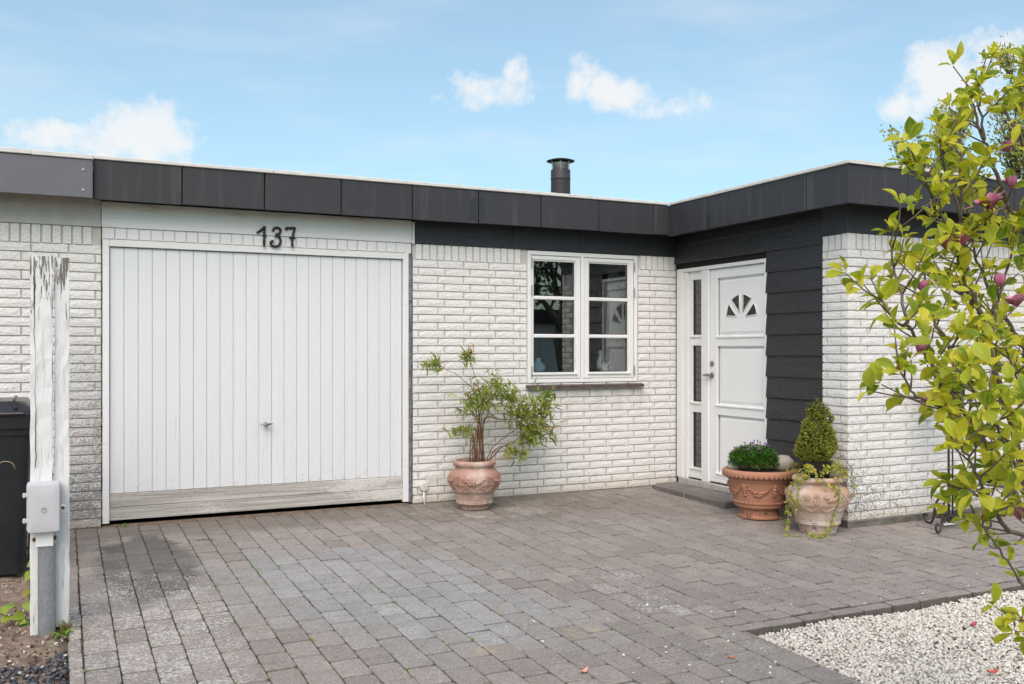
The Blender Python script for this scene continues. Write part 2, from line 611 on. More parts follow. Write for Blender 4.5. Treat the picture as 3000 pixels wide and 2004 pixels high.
def m_glass(nt):
    tr = nt.node('ShaderNodeBsdfTransparent', {'Color': (0.96, 0.975, 0.97)}).outputs[0]
    gl = nt.node('ShaderNodeBsdfGlossy', {'Color': (0.95, 0.95, 0.95), 'Roughness': 0.004}).outputs[0]
    fr = nt.node('ShaderNodeFresnel', {'IOR': 1.52}).outputs[0]
    f = nt.math('MULTIPLY', fr, 1.8, clamp=True)
    f = nt.math('ADD', f, 0.04, clamp=True)
    mx = nt.n.new('ShaderNodeMixShader')
    nt.l.new(f, mx.inputs[0])
    nt.l.new(tr, mx.inputs[1])
    nt.l.new(gl, mx.inputs[2])
    return mx.outputs[0]
material('glass', m_glass)

def m_paver(nt):
    p = nt.pos()
    x, y, z = nt.sep(p)[:]
    t = nt.attr('tint').outputs['Color']
    gr = nt.add(nt.mul(nt.noise(p, 210.0, 2.0, .6), .45), nt.mul(nt.noise(p, 85.0, 3.0, .75), .55))
    med = nt.noise(p, 11.0, 5.0, .6)
    c = nt.mix(nt.step(gr, .34, .66), (0.56, 0.56, 0.56), (1.38, 1.38, 1.38))
    c = nt.mix(1.0, t, c, 'MULTIPLY')
    c = nt.mix(nt.mul(nt.step(med, .35, .75), .30), c, (0.15, 0.135, 0.115))
    # dark algae stain by the garage and a few more
    wob = nt.mul(nt.sub(nt.noise(p, 5.0, 6.0, .70), .5), 1.35)
    def spot(cx, cy, rx, ry, k=.35):
        u = nt.math('DIVIDE', nt.sub(x, cx), rx)
        v = nt.math('DIVIDE', nt.sub(y, cy), ry)
        d = nt.math('SQRT', nt.add(nt.mul(u, u), nt.mul(v, v)))
        return nt.step(nt.add(d, wob), 1.0 + k, 1.0 - k)
    dark = nt.math('MAXIMUM', spot(-2.20, -1.25, .29, .85, .16), nt.mul(spot(-1.3, -.15, 1.7, .34), .0))
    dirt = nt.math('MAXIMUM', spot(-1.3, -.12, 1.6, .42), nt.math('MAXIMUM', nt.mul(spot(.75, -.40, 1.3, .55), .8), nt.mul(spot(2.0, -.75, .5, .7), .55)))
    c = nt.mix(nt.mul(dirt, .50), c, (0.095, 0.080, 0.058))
    pr_ = nt.attr('tint').outputs['Alpha']
    c = nt.mix(nt.mul(dark, nt.add(.52, nt.mul(pr_, .34)), nt.add(.55, nt.mul(nt.step(gr, .35, .62), .45))), c, (0.046, 0.046, 0.043))
    # pale lichen and worn cement bloom
    li = nt.add(nt.mul(nt.noise(p, 62.0, 5.0, .76), .82), nt.mul(nt.noise(p, 9.0, 3.0, .6), .18))
    la = nt.math('MAXIMUM', spot(-2.28, -2.55, .50, 1.35), nt.mul(spot(-2.15, -1.45, .34, .55), .55))
    la = nt.math('MAXIMUM', la, nt.mul(spot(.55, -.62, .60, .26), .95))
    la = nt.math('MAXIMUM', la, nt.mul(spot(.10, -.42, .34, .16), .8))
    la = nt.math('MAXIMUM', la, nt.mul(spot(1.5, -.30, .8, .12), .75))
    la = nt.math('MAXIMUM', la, nt.mul(spot(.30, -2.9, .26, .80), .9))
    la = nt.math('MAXIMUM', la, nt.mul(spot(.05, -4.0, .5, .35), .7))
    la = nt.math('MAXIMUM', la, nt.mul(spot(2.15, -1.2, .3, .35), .6))
    la = nt.math('MAXIMUM', la, nt.mul(spot(2.6, -2.62, .5, .16), .6))
    base_l = nt.mul(nt.step(nt.noise(p, 4.5, 3.0), .58, .74), .32)
    la = nt.math('MAXIMUM', la, base_l)
    la = nt.mul(la, nt.add(.76, nt.mul(nt.attr('tint').outputs['Alpha'], .32)))
    lo = nt.sub(.715, nt.mul(la, .215))
    top = nt.step(nt.sep(t)[0], .185, .235)
    lm = nt.mul(nt.step(li, lo, nt.add(lo, .045)), .82, top)
    c = nt.mix(lm, c, (0.56, 0.54, 0.50))
    fl = nt.mul(nt.step(nt.voro(p, 62.0), .24, .10), nt.step(nt.noise(p, 33.0, 2.0), .50, .58), .62, top)
    c = nt.mix(fl, c, (0.58, 0.55, 0.52))
    # spilled dry sand
    sand = nt.math('MAXIMUM', spot(-.36, -3.50, .10, .08, .5), spot(-.90, -3.55, .07, .07, .5))
    sand = nt.math('MAXIMUM', sand, spot(.19, -3.80, .035, .16, .5))
    sand = nt.mul(sand, nt.step(nt.noise(p, 30.0, 4.0), .38, .62), nt.add(.5, nt.mul(top, .5)))
    c = nt.mix(nt.mul(sand, .62), c, (0.43, 0.33, 0.225))
    h = nt.add(gr, nt.mul(lm, .5))
    return {'Base Color': c, 'Roughness': .88, 'Normal': nt.bump(h, .45, .004)}
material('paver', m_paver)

def m_joint(nt):
    p = nt.pos()
    n = nt.noise(p, 60.0, 5.0)
    g = nt.step(nt.noise(p, 3.0, 4.0), .52, .68)
    c = nt.mix(n, (0.018, 0.014, 0.010), (0.075, 0.056, 0.04))
    c = nt.mix(nt.mul(nt.step(nt.noise(p, 24.0, 3.0), .46, .60), .8), c, (0.21, 0.165, 0.085))
    c = nt.mix(nt.mul(g, nt.step(n, .42, .6)), c, (0.11, 0.14, 0.03))
    return {'Base Color': c, 'Roughness': .95, 'Normal': nt.bump(n, .6, .005)}
material('joint_sand', m_joint)

def m_soil(nt):
    p = nt.pos()
    n = nt.noise(p, 14.0, 6.0, .7)
    f = nt.noise(p, 90.0, 4.0, .7)
    c = nt.mix(nt.step(n, .35, .65), (0.17, 0.12, 0.085), (0.30, 0.225, 0.17))
    c = nt.mix(nt.step(f, .55, .7), c, (0.08, 0.055, 0.04))
    c = nt.mix(nt.mul(nt.step(nt.noise(p, 5.0, 3.0), .6, .7), .5), c, (0.10, 0.11, 0.035))
    return {'Base Color': c, 'Roughness': .95, 'Normal': nt.bump(nt.add(n, nt.mul(f, .5)), .8, .015)}
material('soil', m_soil)
simple('ground_far', (0.11, 0.13, 0.055), (0.16, 0.15, 0.09), .95, .4, .5, 20.0)

def m_tinted(rough=.7, spec=.3, nsc=120.0, amt=.35, bump=.0):
    def b(nt):
        p = nt.pos()
        t = nt.attr('tint').outputs['Color']
        n = nt.noise(p, nsc, 4.0)
        k = nt.mix(n, (1 - amt,) * 3, (1 + amt,) * 3)
        d = {'Base Color': nt.mix(1.0, t, k, 'MULTIPLY'), 'Roughness': rough, 'Specular IOR Level': spec}
        if bump:
            d['Normal'] = nt.bump(n, bump, .004)
        return d
    return b
material('gravel_white', m_tinted(.75, .3, 60.0, .16))
material('gravel_slate', m_tinted(.55, .45, 60.0, .3))
material('litter', m_tinted(.8, .2, 60.0, .3))
material('bark', m_tinted(.85, .2, 45.0, .4, .5))
material('ceramic', m_tinted(.18, .5, 8.0, .05))
material('petal', m_tinted(.5, .3, 30.0, .12))

def m_leaf(trans=.35, rough=.42, nsc=40.0, amt=.22, vein=False):
    def b(nt):
        p = nt.pos()
        t = nt.attr('tint').outputs['Color']
        oi = nt.node('ShaderNodeObjectInfo').outputs['Random']
        n = nt.noise(p, nsc, 3.0)
        k = nt.mix(n, (1 - amt,) * 3, (1 + amt,) * 3)
        c = nt.mix(1.0, t, k, 'MULTIPLY')
        if vein:
            c = nt.mix(nt.mul(nt.math('POWER', oi, 2.0), .62), c, (0.12, 0.21, 0.02))
        pr = nt.node('ShaderNodeBsdfPrincipled', {'Base Color': c, 'Roughness': rough, 'Specular IOR Level': .35}).outputs[0]
        tr = nt.node('ShaderNodeBsdfTranslucent', {'Color': nt.mix(1.0, c, (1.25, 1.2, .7), 'MULTIPLY')}).outputs[0]
        mx = nt.n.new('ShaderNodeMixShader')
        mx.inputs[0].default_value = trans
        nt.l.new(pr, mx.inputs[1])
        nt.l.new(tr, mx.inputs[2])
        return mx.outputs[0]
    return b
material('leaf', m_leaf())
material('magnolia_leaf', m_leaf(.42, .52, 22.0, .24, True))
material('needles', m_leaf(.12, .55, 60.0, .25))

def m_terra(base, dark, bloom, amt):
    def b(nt):
        p = nt.node('ShaderNodeTexCoord').outputs['Object']
        x, y, z = nt.sep(p)[:]
        n = nt.noise(p, 7.0, 5.0)
        f = nt.noise(p, 60.0, 4.0, .65)
        c = nt.mix(n, base, dark)
        lowb = nt.mul(nt.step(z, .19, .15), nt.step(z, .02, .07), .10 if amt > .2 else .0)
        bl = nt.step(nt.add(nt.mul(nt.noise(p, 4.2, 5.0, .62), .8), nt.mul(f, .25), lowb), .70 - amt, .92 - amt)
        c = nt.mix(nt.mul(bl, .85), c, bloom)
        al = nt.mul(nt.step(nt.add(nt.noise(p, 16.0, 5.0), nt.mul(f, .3)), .70, .80), nt.step(z, .2, .0), .8)
        c = nt.mix(al, c, (0.055, 0.05, 0.035))
        return {'Base Color': c, 'Roughness': .85, 'Normal': nt.bump(f, .25, .003)}
    return b
material('terracotta_old', m_terra((0.40, 0.235, 0.18), (0.31, 0.18, 0.14), (0.55, 0.44, 0.39), .24))
material('terracotta_new', m_terra((0.46, 0.225, 0.14), (0.36, 0.165, 0.10), (0.52, 0.36, 0.285), .08))
material('terracotta_pale', m_terra((0.47, 0.31, 0.23), (0.39, 0.25, 0.185), (0.62, 0.53, 0.475), .26))
simple('fan_glass', (0.012, 0.014, 0.014), (0.05, 0.052, 0.05), .05, 9.0, spec=.5)
simple('plinth_dirty', (0.10, 0.09, 0.08), (0.20, 0.18, 0.155), .95, 14.0, .5, 60.0)
simple('gravel_base', (0.36, 0.34, 0.31), (0.22, 0.20, 0.17), .95, 40.0, .5, 90.0)
simple('plank_back', (0.33, 0.34, 0.355), None, .9)
simple('moss', (0.10, 0.10, 0.03), (0.16, 0.13, 0.06), .95, 30.0, .9, 70.0, bd=.02)
simple('emblem_grey', (0.33, 0.33, 0.34), None, .5)
simple('bark_dark', (0.05, 0.04, 0.03), (0.09, 0.07, 0.05), .9, 30.0)

# ---- branch lines of the magnolia and the potted shrub (metres)
MAG={
'A':[(0.620,-5.298,0.222),(0.505,-5.299,0.555),(0.366,-5.287,0.976),(0.257,-5.291,1.226),(0.211,-5.302,1.320),(0.171,-5.305,1.414),(0.124,-5.304,1.499),(0.088,-5.309,1.582),(0.071,-5.312,1.652),(0.037,-5.329,1.802),(0.018,-5.342,1.950),(0.015,-5.341,2.057)],
'A2':[(0.049,-5.324,1.736),(-0.059,-5.360,1.859),(-0.120,-5.387,1.915),(-0.143,-5.398,1.954)],
'B':[(0.674,-5.269,0.231),(0.682,-5.217,0.701),(0.630,-5.192,1.148),(0.560,-5.181,1.314),(0.496,-5.172,1.398),(0.421,-5.159,1.489),(0.362,-5.153,1.604),(0.322,-5.156,1.680),(0.304,-5.147,1.760)],
'C':[(0.631,-5.304,0.284),(0.560,-5.325,0.849),(0.458,-5.332,1.337),(0.336,-5.329,1.657),(0.326,-5.324,1.706),(0.270,-5.330,1.822),(0.225,-5.330,1.882),(0.191,-5.314,1.981),(0.177,-5.308,2.033),(0.148,-5.316,2.122),(0.114,-5.333,2.204)],
'C2':[(0.179,-5.309,2.026),(0.190,-5.270,2.106),(0.181,-5.254,2.173)],
'D':[(0.512,-5.358,1.217),(0.259,-5.458,1.732),(0.161,-5.467,1.970),(0.083,-5.485,2.027),(0.062,-5.474,2.077)],
'E':[(0.560,-5.325,0.360),(0.290,-5.362,0.776),(0.061,-5.418,0.979),(-0.052,-5.420,1.105),(-0.167,-5.420,1.214),(-0.240,-5.418,1.294),(-0.294,-5.414,1.371),(-0.362,-5.415,1.403),(-0.418,-5.410,1.458)],
'E2':[(-0.300,-5.411,1.374),(-0.293,-5.392,1.411),(-0.290,-5.360,1.504),(-0.286,-5.340,1.595),(-0.282,-5.331,1.696)],
'F':[(0.167,-5.414,0.860),(-0.102,-5.507,1.048),(-0.294,-5.525,1.137),(-0.375,-5.531,1.160),(-0.425,-5.529,1.189),(-0.470,-5.529,1.248)],
'G':[(0.014,-5.340,1.234),(-0.069,-5.356,1.335),(-0.151,-5.372,1.422),(-0.173,-5.361,1.514),(-0.181,-5.358,1.598)],
'H':[(0.142,-5.291,1.453),(0.004,-5.335,1.630),(-0.077,-5.352,1.740),(-0.129,-5.360,1.776),(-0.168,-5.364,1.842),(-0.207,-5.367,1.891)],
'I':[(0.342,-5.387,0.589),(0.072,-5.479,0.726),(-0.159,-5.590,0.844),(-0.222,-5.615,0.891),(-0.286,-5.640,0.948),(-0.342,-5.658,0.992),(-0.399,-5.674,1.044)],
'J':[(-0.159,-5.590,0.844),(-0.206,-5.601,0.866),(-0.250,-5.613,0.882),(-0.286,-5.618,0.895)],
'K':[(0.609,-5.293,0.222),(0.248,-5.453,0.464),(0.056,-5.527,0.575),(-0.035,-5.539,0.670),(-0.123,-5.552,0.747),(-0.156,-5.558,0.786)],
'L':[(0.363,-5.397,1.045),(0.254,-5.400,1.228),(0.123,-5.393,1.264),(0.004,-5.391,1.300),(-0.102,-5.395,1.318)],
'M':[(0.187,-5.312,1.278),(0.210,-5.323,1.421),(0.214,-5.348,1.527),(0.245,-5.363,1.638),(0.300,-5.367,1.757)],
'N':[(0.197,-5.428,0.940),(0.001,-5.500,1.054),(-0.136,-5.545,1.146),(-0.218,-5.562,1.210),(-0.272,-5.558,1.252)],
'O':[(0.269,-5.463,0.770),(0.032,-5.571,0.889),(-0.153,-5.648,1.001),(-0.270,-5.692,1.089),(-0.350,-5.720,1.141)],
'P':[(0.194,-5.538,0.404),(0.004,-5.613,0.470),(-0.075,-5.630,0.500)],
'Q':[(0.491,-5.347,0.976),(0.248,-5.453,1.132),(0.105,-5.495,1.203),(0.010,-5.505,1.334)],
'R':[(0.385,-5.407,1.804),(0.248,-5.453,2.094),(0.161,-5.467,2.237)],
'S':[(0.255,-5.345,1.804),(0.131,-5.397,1.771),(0.051,-5.414,1.736)],
'T':[(0.124,-5.304,1.499),(0.004,-5.335,1.505),(-0.054,-5.330,1.560),(-0.105,-5.339,1.569)],
}
FLW=[((0.021,-5.455,1.762),0.075),((0.126,-5.450,1.838),0.050),((0.157,-5.409,1.964),0.050),((0.041,-5.464,1.514),0.050),((0.049,-5.524,1.447),0.060),((-0.215,-5.397,1.490),0.050),((-0.290,-5.438,1.302),0.045),((-0.354,-5.552,1.147),0.050),((-0.069,-5.356,1.638),0.050),((-0.024,-5.377,1.649),0.050),((-0.126,-5.661,0.811),0.050)]
BAM=[[(0.457,-0.330,0.377),(0.464,-0.338,0.717),(0.451,-0.345,0.850),(0.406,-0.353,0.974),(0.312,-0.360,1.060),(0.228,-0.368,1.117),(0.086,-0.375,1.170)],
[(0.498,-0.330,0.374),(0.472,-0.343,0.717),(0.487,-0.356,0.850),(0.440,-0.370,1.021),(0.393,-0.383,1.144),(0.347,-0.396,1.256)],
[(0.519,-0.330,0.373),(0.497,-0.333,0.640),(0.547,-0.337,0.762),(0.556,-0.340,0.885),(0.596,-0.344,1.018),(0.658,-0.347,1.093)],
[(0.550,-0.330,0.372),(0.505,-0.339,0.716),(0.595,-0.347,0.733),(0.706,-0.356,0.720),(0.819,-0.365,0.727),(0.966,-0.373,0.800),(1.070,-0.382,0.914),(1.121,-0.390,0.991)],
[(0.550,-0.330,0.381),(0.575,-0.344,0.467),(0.694,-0.359,0.568),(0.858,-0.373,0.668),(1.012,-0.388,0.761),(1.147,-0.402,0.816)],
[(0.561,-0.330,0.390),(0.622,-0.333,0.473),(0.769,-0.337,0.515),(0.874,-0.340,0.578),(0.981,-0.343,0.642),(1.144,-0.346,0.598)],
[(0.437,-0.330,0.378),(0.454,-0.313,0.621),(0.410,-0.297,0.640),(0.325,-0.280,0.633),(0.260,-0.263,0.634)],
[(0.478,-0.330,0.376),(0.464,-0.315,0.735),(0.388,-0.300,0.868),(0.333,-0.285,0.907)],
[(0.561,-0.330,0.400),(0.704,-0.317,0.487),(0.784,-0.303,0.453),(0.877,-0.290,0.409)],
[(0.467,-0.330,0.376),(0.451,-0.344,0.718),(0.343,-0.358,0.779),(0.256,-0.372,0.829)],
[(0.530,-0.330,0.373),(0.489,-0.329,0.697),(0.521,-0.327,0.810),(0.480,-0.326,0.924),(0.501,-0.324,1.000)],
]
BCL=[((0.412,-0.340,0.851),0.085,0.085),((0.515,-0.340,0.924),0.104,0.104),((0.640,-0.340,1.017),0.085,0.076),((0.853,-0.340,0.801),0.123,0.104),((0.993,-0.340,0.710),0.123,0.095),((1.081,-0.340,0.853),0.085,0.104),((1.037,-0.340,0.611),0.095,0.066),((0.788,-0.340,0.457),0.076,0.066),((0.366,-0.340,1.256),0.043,0.057),((0.060,-0.340,1.192),0.066,0.038),((0.310,-0.340,0.638),0.076,0.038),((0.746,-0.340,0.929),0.085,0.057),((0.939,-0.340,0.547),0.076,0.057)]
# ================================================================== SETTING
rng = random.Random(11)

# ---- ground sheet to the horizon (lies 6 cm under the paving)
g = MB()
ys = [-600, -40, -8.5, 0, 12, 600]
xs = [-600, -30, 30, 600]
vs = [(x, y, gz(y) - .11) for y in ys for x in xs]
fs = [(j * 4 + i, j * 4 + i + 1, (j + 1) * 4 + i + 1, (j + 1) * 4 + i) for j in range(5) for i in range(3)]
tag(g.add(vs, fs).build('ground', 'ground_far', recalc=False), kind='structure')

GX0, GY1 = 0.404, -3.79            # corner of the white gravel bed
CX1 = 0.361                        # edge of the last full column of pavers
KX = -2.64                         # outer edge of the left kerb


# ---- driveway: joint sand sheet + pavers
js = MB()
def sheet(m, x0, x1, y0, y1, dz):
    m.add([(x0, y0, gz(y0) + dz), (x1, y0, gz(y0) + dz), (x1, y1, gz(y1) + dz), (x0, y1, gz(y1) + dz)], [(0, 1, 2, 3)])
sheet(js, KX + .003, CX1 + .002, -8.3, 0.06, -.013)
sheet(js, CX1 + .002, 6.2, GY1 + .002, 0.06, -.013)
drive = tag(js.build('driveway', 'joint_sand', recalc=False), kind='structure')

def paver_tint(x, y, r):
    b = r.random()
    c = np.array((0.284, 0.254, 0.228)) * r.uniform(.86, 1.11)
    # the bluish relaid stones in the middle of the drive
    d = math.hypot((x + 1.0 + .20 * (y + 2.4)) / .62, (y + 2.35) / 1.0) + r.uniform(-.25, .25)
    if d < 1.0:
        c = np.array((0.312, 0.306, 0.298)) * r.uniform(.87, 1.11)
        if r.random() < .06:
            c = c * 1.14
    elif d < 1.35:
        c = c * .5 + np.array((0.31, 0.30, 0.29)) * .5
    return tuple(c)

def paver_geo(m, x0, x1, y0, y1, r, tint, th=.055, lift=None, chf=.0032, chy=.0050):
    """one worn concrete paver: uneven outline, rounded arrises, slight tilt"""
    cx, cy = (x0 + x1) / 2, (y0 + y1) / 2
    hx, hy = (x1 - x0) / 2, (y1 - y0) / 2
    tx, ty = r.uniform(-.010, .010), r.uniform(-.008, .008)
    dz = r.uniform(-.0022, .0022) if lift is None else lift
    k = .020
    out = [(-hx + k, -hy), (hx - k, -hy), (hx, -hy + k), (hx, hy - k), (hx - k, hy), (-hx + k, hy), (-hx, hy - k), (-hx, -hy + k)]
    k2 = k * .62
    out = [(-hx, -hy), (-hx + k, -hy - .0015), (hx - k, -hy - .0015), (hx, -hy), (hx + .0012, -hy + k), (hx + .0012, hy - k), (hx, hy), (hx - k, hy + .0015), (-hx + k, hy + .0015), (-hx, hy), (-hx - .0012, hy - k), (-hx - .0012, -hy + k)]
    out = [(a + r.uniform(-.0014, .0014), b + r.uniform(-.0014, .0014)) for a, b in out]
    # knock the corners in
    for i in (0, 3, 6, 9):
        out[i] = (out[i][0] * (1 - .0022 / hx), out[i][1] * (1 - .0022 / hy))
    n = 12
    v = []
    for s, z in ((1.0, -th), (1.0, -.005), (None, 0.0)):
        for a, b in out:
            if s is None:
                a2 = a * (1 - chf / hx); b2 = b * (1 - chy / hy)
            else:
                a2, b2 = a, b
            x, y = cx + a2, cy + b2
            v.append((x, y, gz(y) + dz + z + tx * a2 + ty * b2))
    al = r.random()
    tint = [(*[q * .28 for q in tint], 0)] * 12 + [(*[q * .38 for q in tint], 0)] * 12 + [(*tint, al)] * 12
    f = [tuple(range(24, 36))]
    for lv in (0, 1):
        for i in range(n):
            j = (i + 1) % n
            f.append((lv * n + i, lv * n + j, (lv + 1) * n + j, (lv + 1) * n + i))
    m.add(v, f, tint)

def in_view(x, y, marg=.1):
    d = Vector((x, y, gz(y))) - CAM
    c, s = math.cos(R(25.658)), math.sin(R(25.658))
    r = d.x * c - d.y * s
    fw = d.x * s + d.y * c
    if fw < .5: return None
    u, v = r / fw * 32.88 / 36, d.z / fw * 32.88 / 36
    if abs(u) > .5 + marg * .3 or v < -.345 - marg * .2: return None
    return fw

pavs = []
PW, PL = .14, .2115
ncol = int((6.2 + 2.579) / PW)
for i in range(ncol):
    x0 = -2.579 + i * PW
    ph = (.17 if i % 2 == 0 else .065) + rng.uniform(-.018, .018)
    y = .05 - ph
    first = True
    top = 0.045
    while True:
        ylim = -8.2 if x0 + PW * .5 < CX1 else GY1 + .075
        y1 = top
        y0 = y if first else y1 - PL
        first = False
        if y0 < ylim: y0 = ylim
        if y1 - y0 > .03:
            pavs.append((x0 + .0022, x0 + PW - .0022, y0 + .0040, y1 - .0040))
        if y0 <= ylim + 1e-6: break
        top = y0
# leave out what lies under the step by the door, the house wing
pavs = [p for p in pavs if not (p[0] > 2.70 and p[2] > -2.21) and not (p[0] > 2.42 and p[3] > -1.1 and p[2] > -1.0)]
scored = []
for q in pavs:
    fw = in_view((q[0] + q[1]) / 2, (q[2] + q[3]) / 2)
    scored.append(((q[1] - q[0]) * (q[3] - q[2]) / fw ** 3 if fw else 0, q))
scored.sort(key=lambda a: -a[0])
rest = MB()
for k, (sc, q) in enumerate(scored):
    t = paver_tint((q[0] + q[1]) / 2, (q[2] + q[3]) / 2, rng)
    if k < 300:
        m = MB()
        paver_geo(m, *q, rng, t)
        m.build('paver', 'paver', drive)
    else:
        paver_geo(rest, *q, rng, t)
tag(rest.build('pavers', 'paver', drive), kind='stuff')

# ---- kerbs: stones set on edge
def kerb(name, axis, a, b0, b1, w, step, dz, parent_kind='structure'):
    root = bpy.data.objects.new(name, None)
    COL.objects.link(root)
    tag(root, kind=parent_kind)
    b = b0
    while b < b1 - .05:
        e = min(b + step, b1)
        m = MB()
        t = tuple(np.array((0.30, 0.262, 0.236)) * rng.uniform(.82, 1.05))
        jl = dz + rng.uniform(-.004, .004)
        jw = rng.uniform(-.003, .003)
        if axis == 'y':
            paver_geo(m, a + jw, a + w + jw, b + .0025, e - .0025, rng, t, .12, jl, .004, .004)
        else:
            paver_geo(m, b + .0025, e - .0025, a + jw, a + w + jw, rng, t, .12, jl, .004, .004)
        m.build('kerb_stone', 'paver', root)
        b = e
    return root
kerb('kerb', 'y', KX, -6.2, .04, .056, .2115, -.003)
kerb('kerb', 'x', GY1 - .002, CX1 + .003, 5.6, .074, .2115, -.002)
kerb('kerb', 'y', CX1 + .003, -6.4, GY1 - .006, .038, .26, -.006)

# ---- stones of the gravel bed and the slate chippings
def stone_field(name, x0, x1, y0, y1, dens, smin, smax, cols, mat, dz, flat, seed, keep=None, lumps=.012):
    r = np.random.RandomState(seed)
    n = int((x1 - x0) * (y1 - y0) * dens)
    P = np.stack([r.uniform(x0, x1, n), r.uniform(y0, y1, n)], 1)
    if keep is not None:
        P = P[np.array([keep(a, b) for a, b in P])]
        n = len(P)
    t = (1 + 5 ** .5) / 2
    ico = np.array([(-1, t, 0), (1, t, 0), (-1, -t, 0), (1, -t, 0), (0, -1, t), (0, 1, t), (0, -1, -t), (0, 1, -t), (t, 0, -1), (t, 0, 1), (-t, 0, -1), (-t, 0, 1)]) / math.sqrt(1 + t * t)
    fc = np.array([(0, 11, 5), (0, 5, 1), (0, 1, 7), (0, 7, 10), (0, 10, 11), (1, 5, 9), (5, 11, 4), (11, 10, 2), (10, 7, 6), (7, 1, 8), (3, 9, 4), (3, 4, 2), (3, 2, 6), (3, 6, 8), (3, 8, 9), (4, 9, 5), (2, 4, 11), (6, 2, 10), (8, 6, 7), (9, 8, 1)])
    size = r.uniform(smin, smax, (n, 1, 1)) * np.where(r.rand(n, 1, 1) < .12, 1.3, 1.0)
    shp = np.stack([r.uniform(.8, 1.35, n), r.uniform(.55, .95, n), r.uniform(flat * .7, flat * 1.3, n)], 1)[:, None, :]
    V = ico[None] * (1 + r.uniform(-.22, .22, (n, 12, 1))) * shp * size
    def rot(ax, a):
        c, s = np.cos(a), np.sin(a)
        M = np.zeros((n, 3, 3))
        i, j = [(1, 2), (0, 2), (0, 1)][ax]
        M[:, ax, ax] = 1
        M[:, i, i] = c; M[:, j, j] = c; M[:, i, j] = -s; M[:, j, i] = s
        return M
    M = rot(2, r.uniform(0, 6.28, n)) @ rot(0, r.normal(0, .38, n)) @ rot(1, r.normal(0, .38, n))
    V = np.einsum('nij,nkj->nki', M, V)
    zz = np.array([gz(b) for b in P[:, 1]]) + dz + lumps * (np.sin(P[:, 0] * 5.1) * np.cos(P[:, 1] * 4.3)) + r.uniform(-.009, .006, n)
    V[:, :, 0] += P[:, 0:1]; V[:, :, 1] += P[:, 1:2]; V[:, :, 2] += zz[:, None]
    F = (fc[None] + (np.arange(n) * 12)[:, None, None]).reshape(-1, 3)
    me = bpy.data.meshes.new(name)
    me.vertices.add(n * 12)
    me.vertices.foreach_set('co', V.reshape(-1))
    me.loops.add(len(F) * 3)
    me.loops.foreach_set('vertex_index', F.reshape(-1).astype(np.int32))
    me.polygons.add(len(F))
    me.polygons.foreach_set('loop_start', np.arange(0, len(F) * 3, 3, dtype=np.int32))
    me.polygons.foreach_set('loop_total', np.full(len(F), 3, dtype=np.int32))
    me.update(calc_edges=True)
    cs = np.array(cols)[r.choice(len(cols), n)] * r.uniform(.85, 1.08, (n, 1))
    A = np.ones((n, 12, 4), dtype=np.float32)
    A[:, :, :3] = cs[:, None, :]
    at = me.attributes.new('tint', 'FLOAT_COLOR', 'POINT')
    at.data.foreach_set('color', A.reshape(-1))
    return obj(name, me, mat)

wg = MB()
sheet(wg, GX0 - .02, 6.2, -8.3, GY1, -.048)
tag(wg.build('gravel_bed', 'gravel_base', recalc=False), kind='structure')
WC = [(.70, .655, .58)] * 6 + [(.64, .595, .525)] * 4 + [(.56, .49, .40)] * 2 + [(.74, .705, .645)] * 4 + [(.42, .38, .33)] * 1 + [(.30, .19, .11)] * 0
tag(stone_field('white_gravel', GX0 - .004, 3.2, -5.6, GY1 - .008, 7800, .0062, .0108, WC, 'gravel_white', -.037, .66, 3),
    'white crushed stone gravel filling the bed beside the drive', 'gravel', kind='stuff')

tag(stone_field('stray_gravel', -.9, 2.6, -4.6, -3.2, 16, .005, .0095, WC, 'gravel_white', .006, .6, 14,
    keep=lambda a, b: (a < .36 and b > -4.6) or (a >= .36 and b > -3.76), lumps=0.0),
    'stray white stones kicked from the bed onto the paving', 'gravel', kind='stuff')

# ---- bare soil strip left of the kerb
sm = MB()
nx, ny = 60, 110
sx0, sx1, sy0, sy1 = -5.2, KX - .001, -6.2, .02
rs = np.random.RandomState(2)
hgt = rs.rand(ny + 1, nx + 1)
for _ in range(2):
    hgt = (hgt + np.roll(hgt, 1, 0) + np.roll(hgt, 1, 1) + np.roll(hgt, -1, 0) + np.roll(hgt, -1, 1)) / 5
vs = []
for j in range(ny + 1):
    for i in range(nx + 1):
        x = sx0 + (sx1 - sx0) * (i / nx) ** .55
        y = sy0 + (sy1 - sy0) * j / ny
        d = -.055 * max(0.0, min(1.0, (-2.55 - y) / .35))
        edge = -.03 * max(0, 1 - (sx1 - x) / .05)
        vs.append((x, y, gz(y) - .012 + (hgt[j, i] - .5) * .05 + d * .45 + edge))
fs = [(j * (nx + 1) + i, j * (nx + 1) + i + 1, (j + 1) * (nx + 1) + i + 1, (j + 1) * (nx + 1) + i) for j in range(ny) for i in range(nx)]
tag(sm.add(vs, fs).build('soil_strip', 'soil', smooth=True, recalc=False), kind='structure')
tag(stone_field('slate_chippings', -3.9, KX - .004, -4.6, -2.66, 2300, .010, .017, [(.050, .053, .062), (.075, .078, .088), (.035, .037, .045), (.10, .10, .11)], 'gravel_slate', -.014, .42, 8,
    keep=lambda a, b: b < -2.68 + .80 * (a + 2.64) + .05 * math.sin(a * 19)),
    'blue black slate chippings at the foot of the kerb', 'gravel', kind='stuff')
tag(stone_field('soil_crumbs', -4.2, KX - .01, -3.0, -.2, 900, .004, .010, [(.26, .19, .14), (.16, .11, .08), (.33, .27, .21), (.10, .07, .05), (.5, .47, .42)], 'litter', -.008, .7, 9),
    'crumbs of earth and grit on the bare soil', 'soil', kind='stuff')

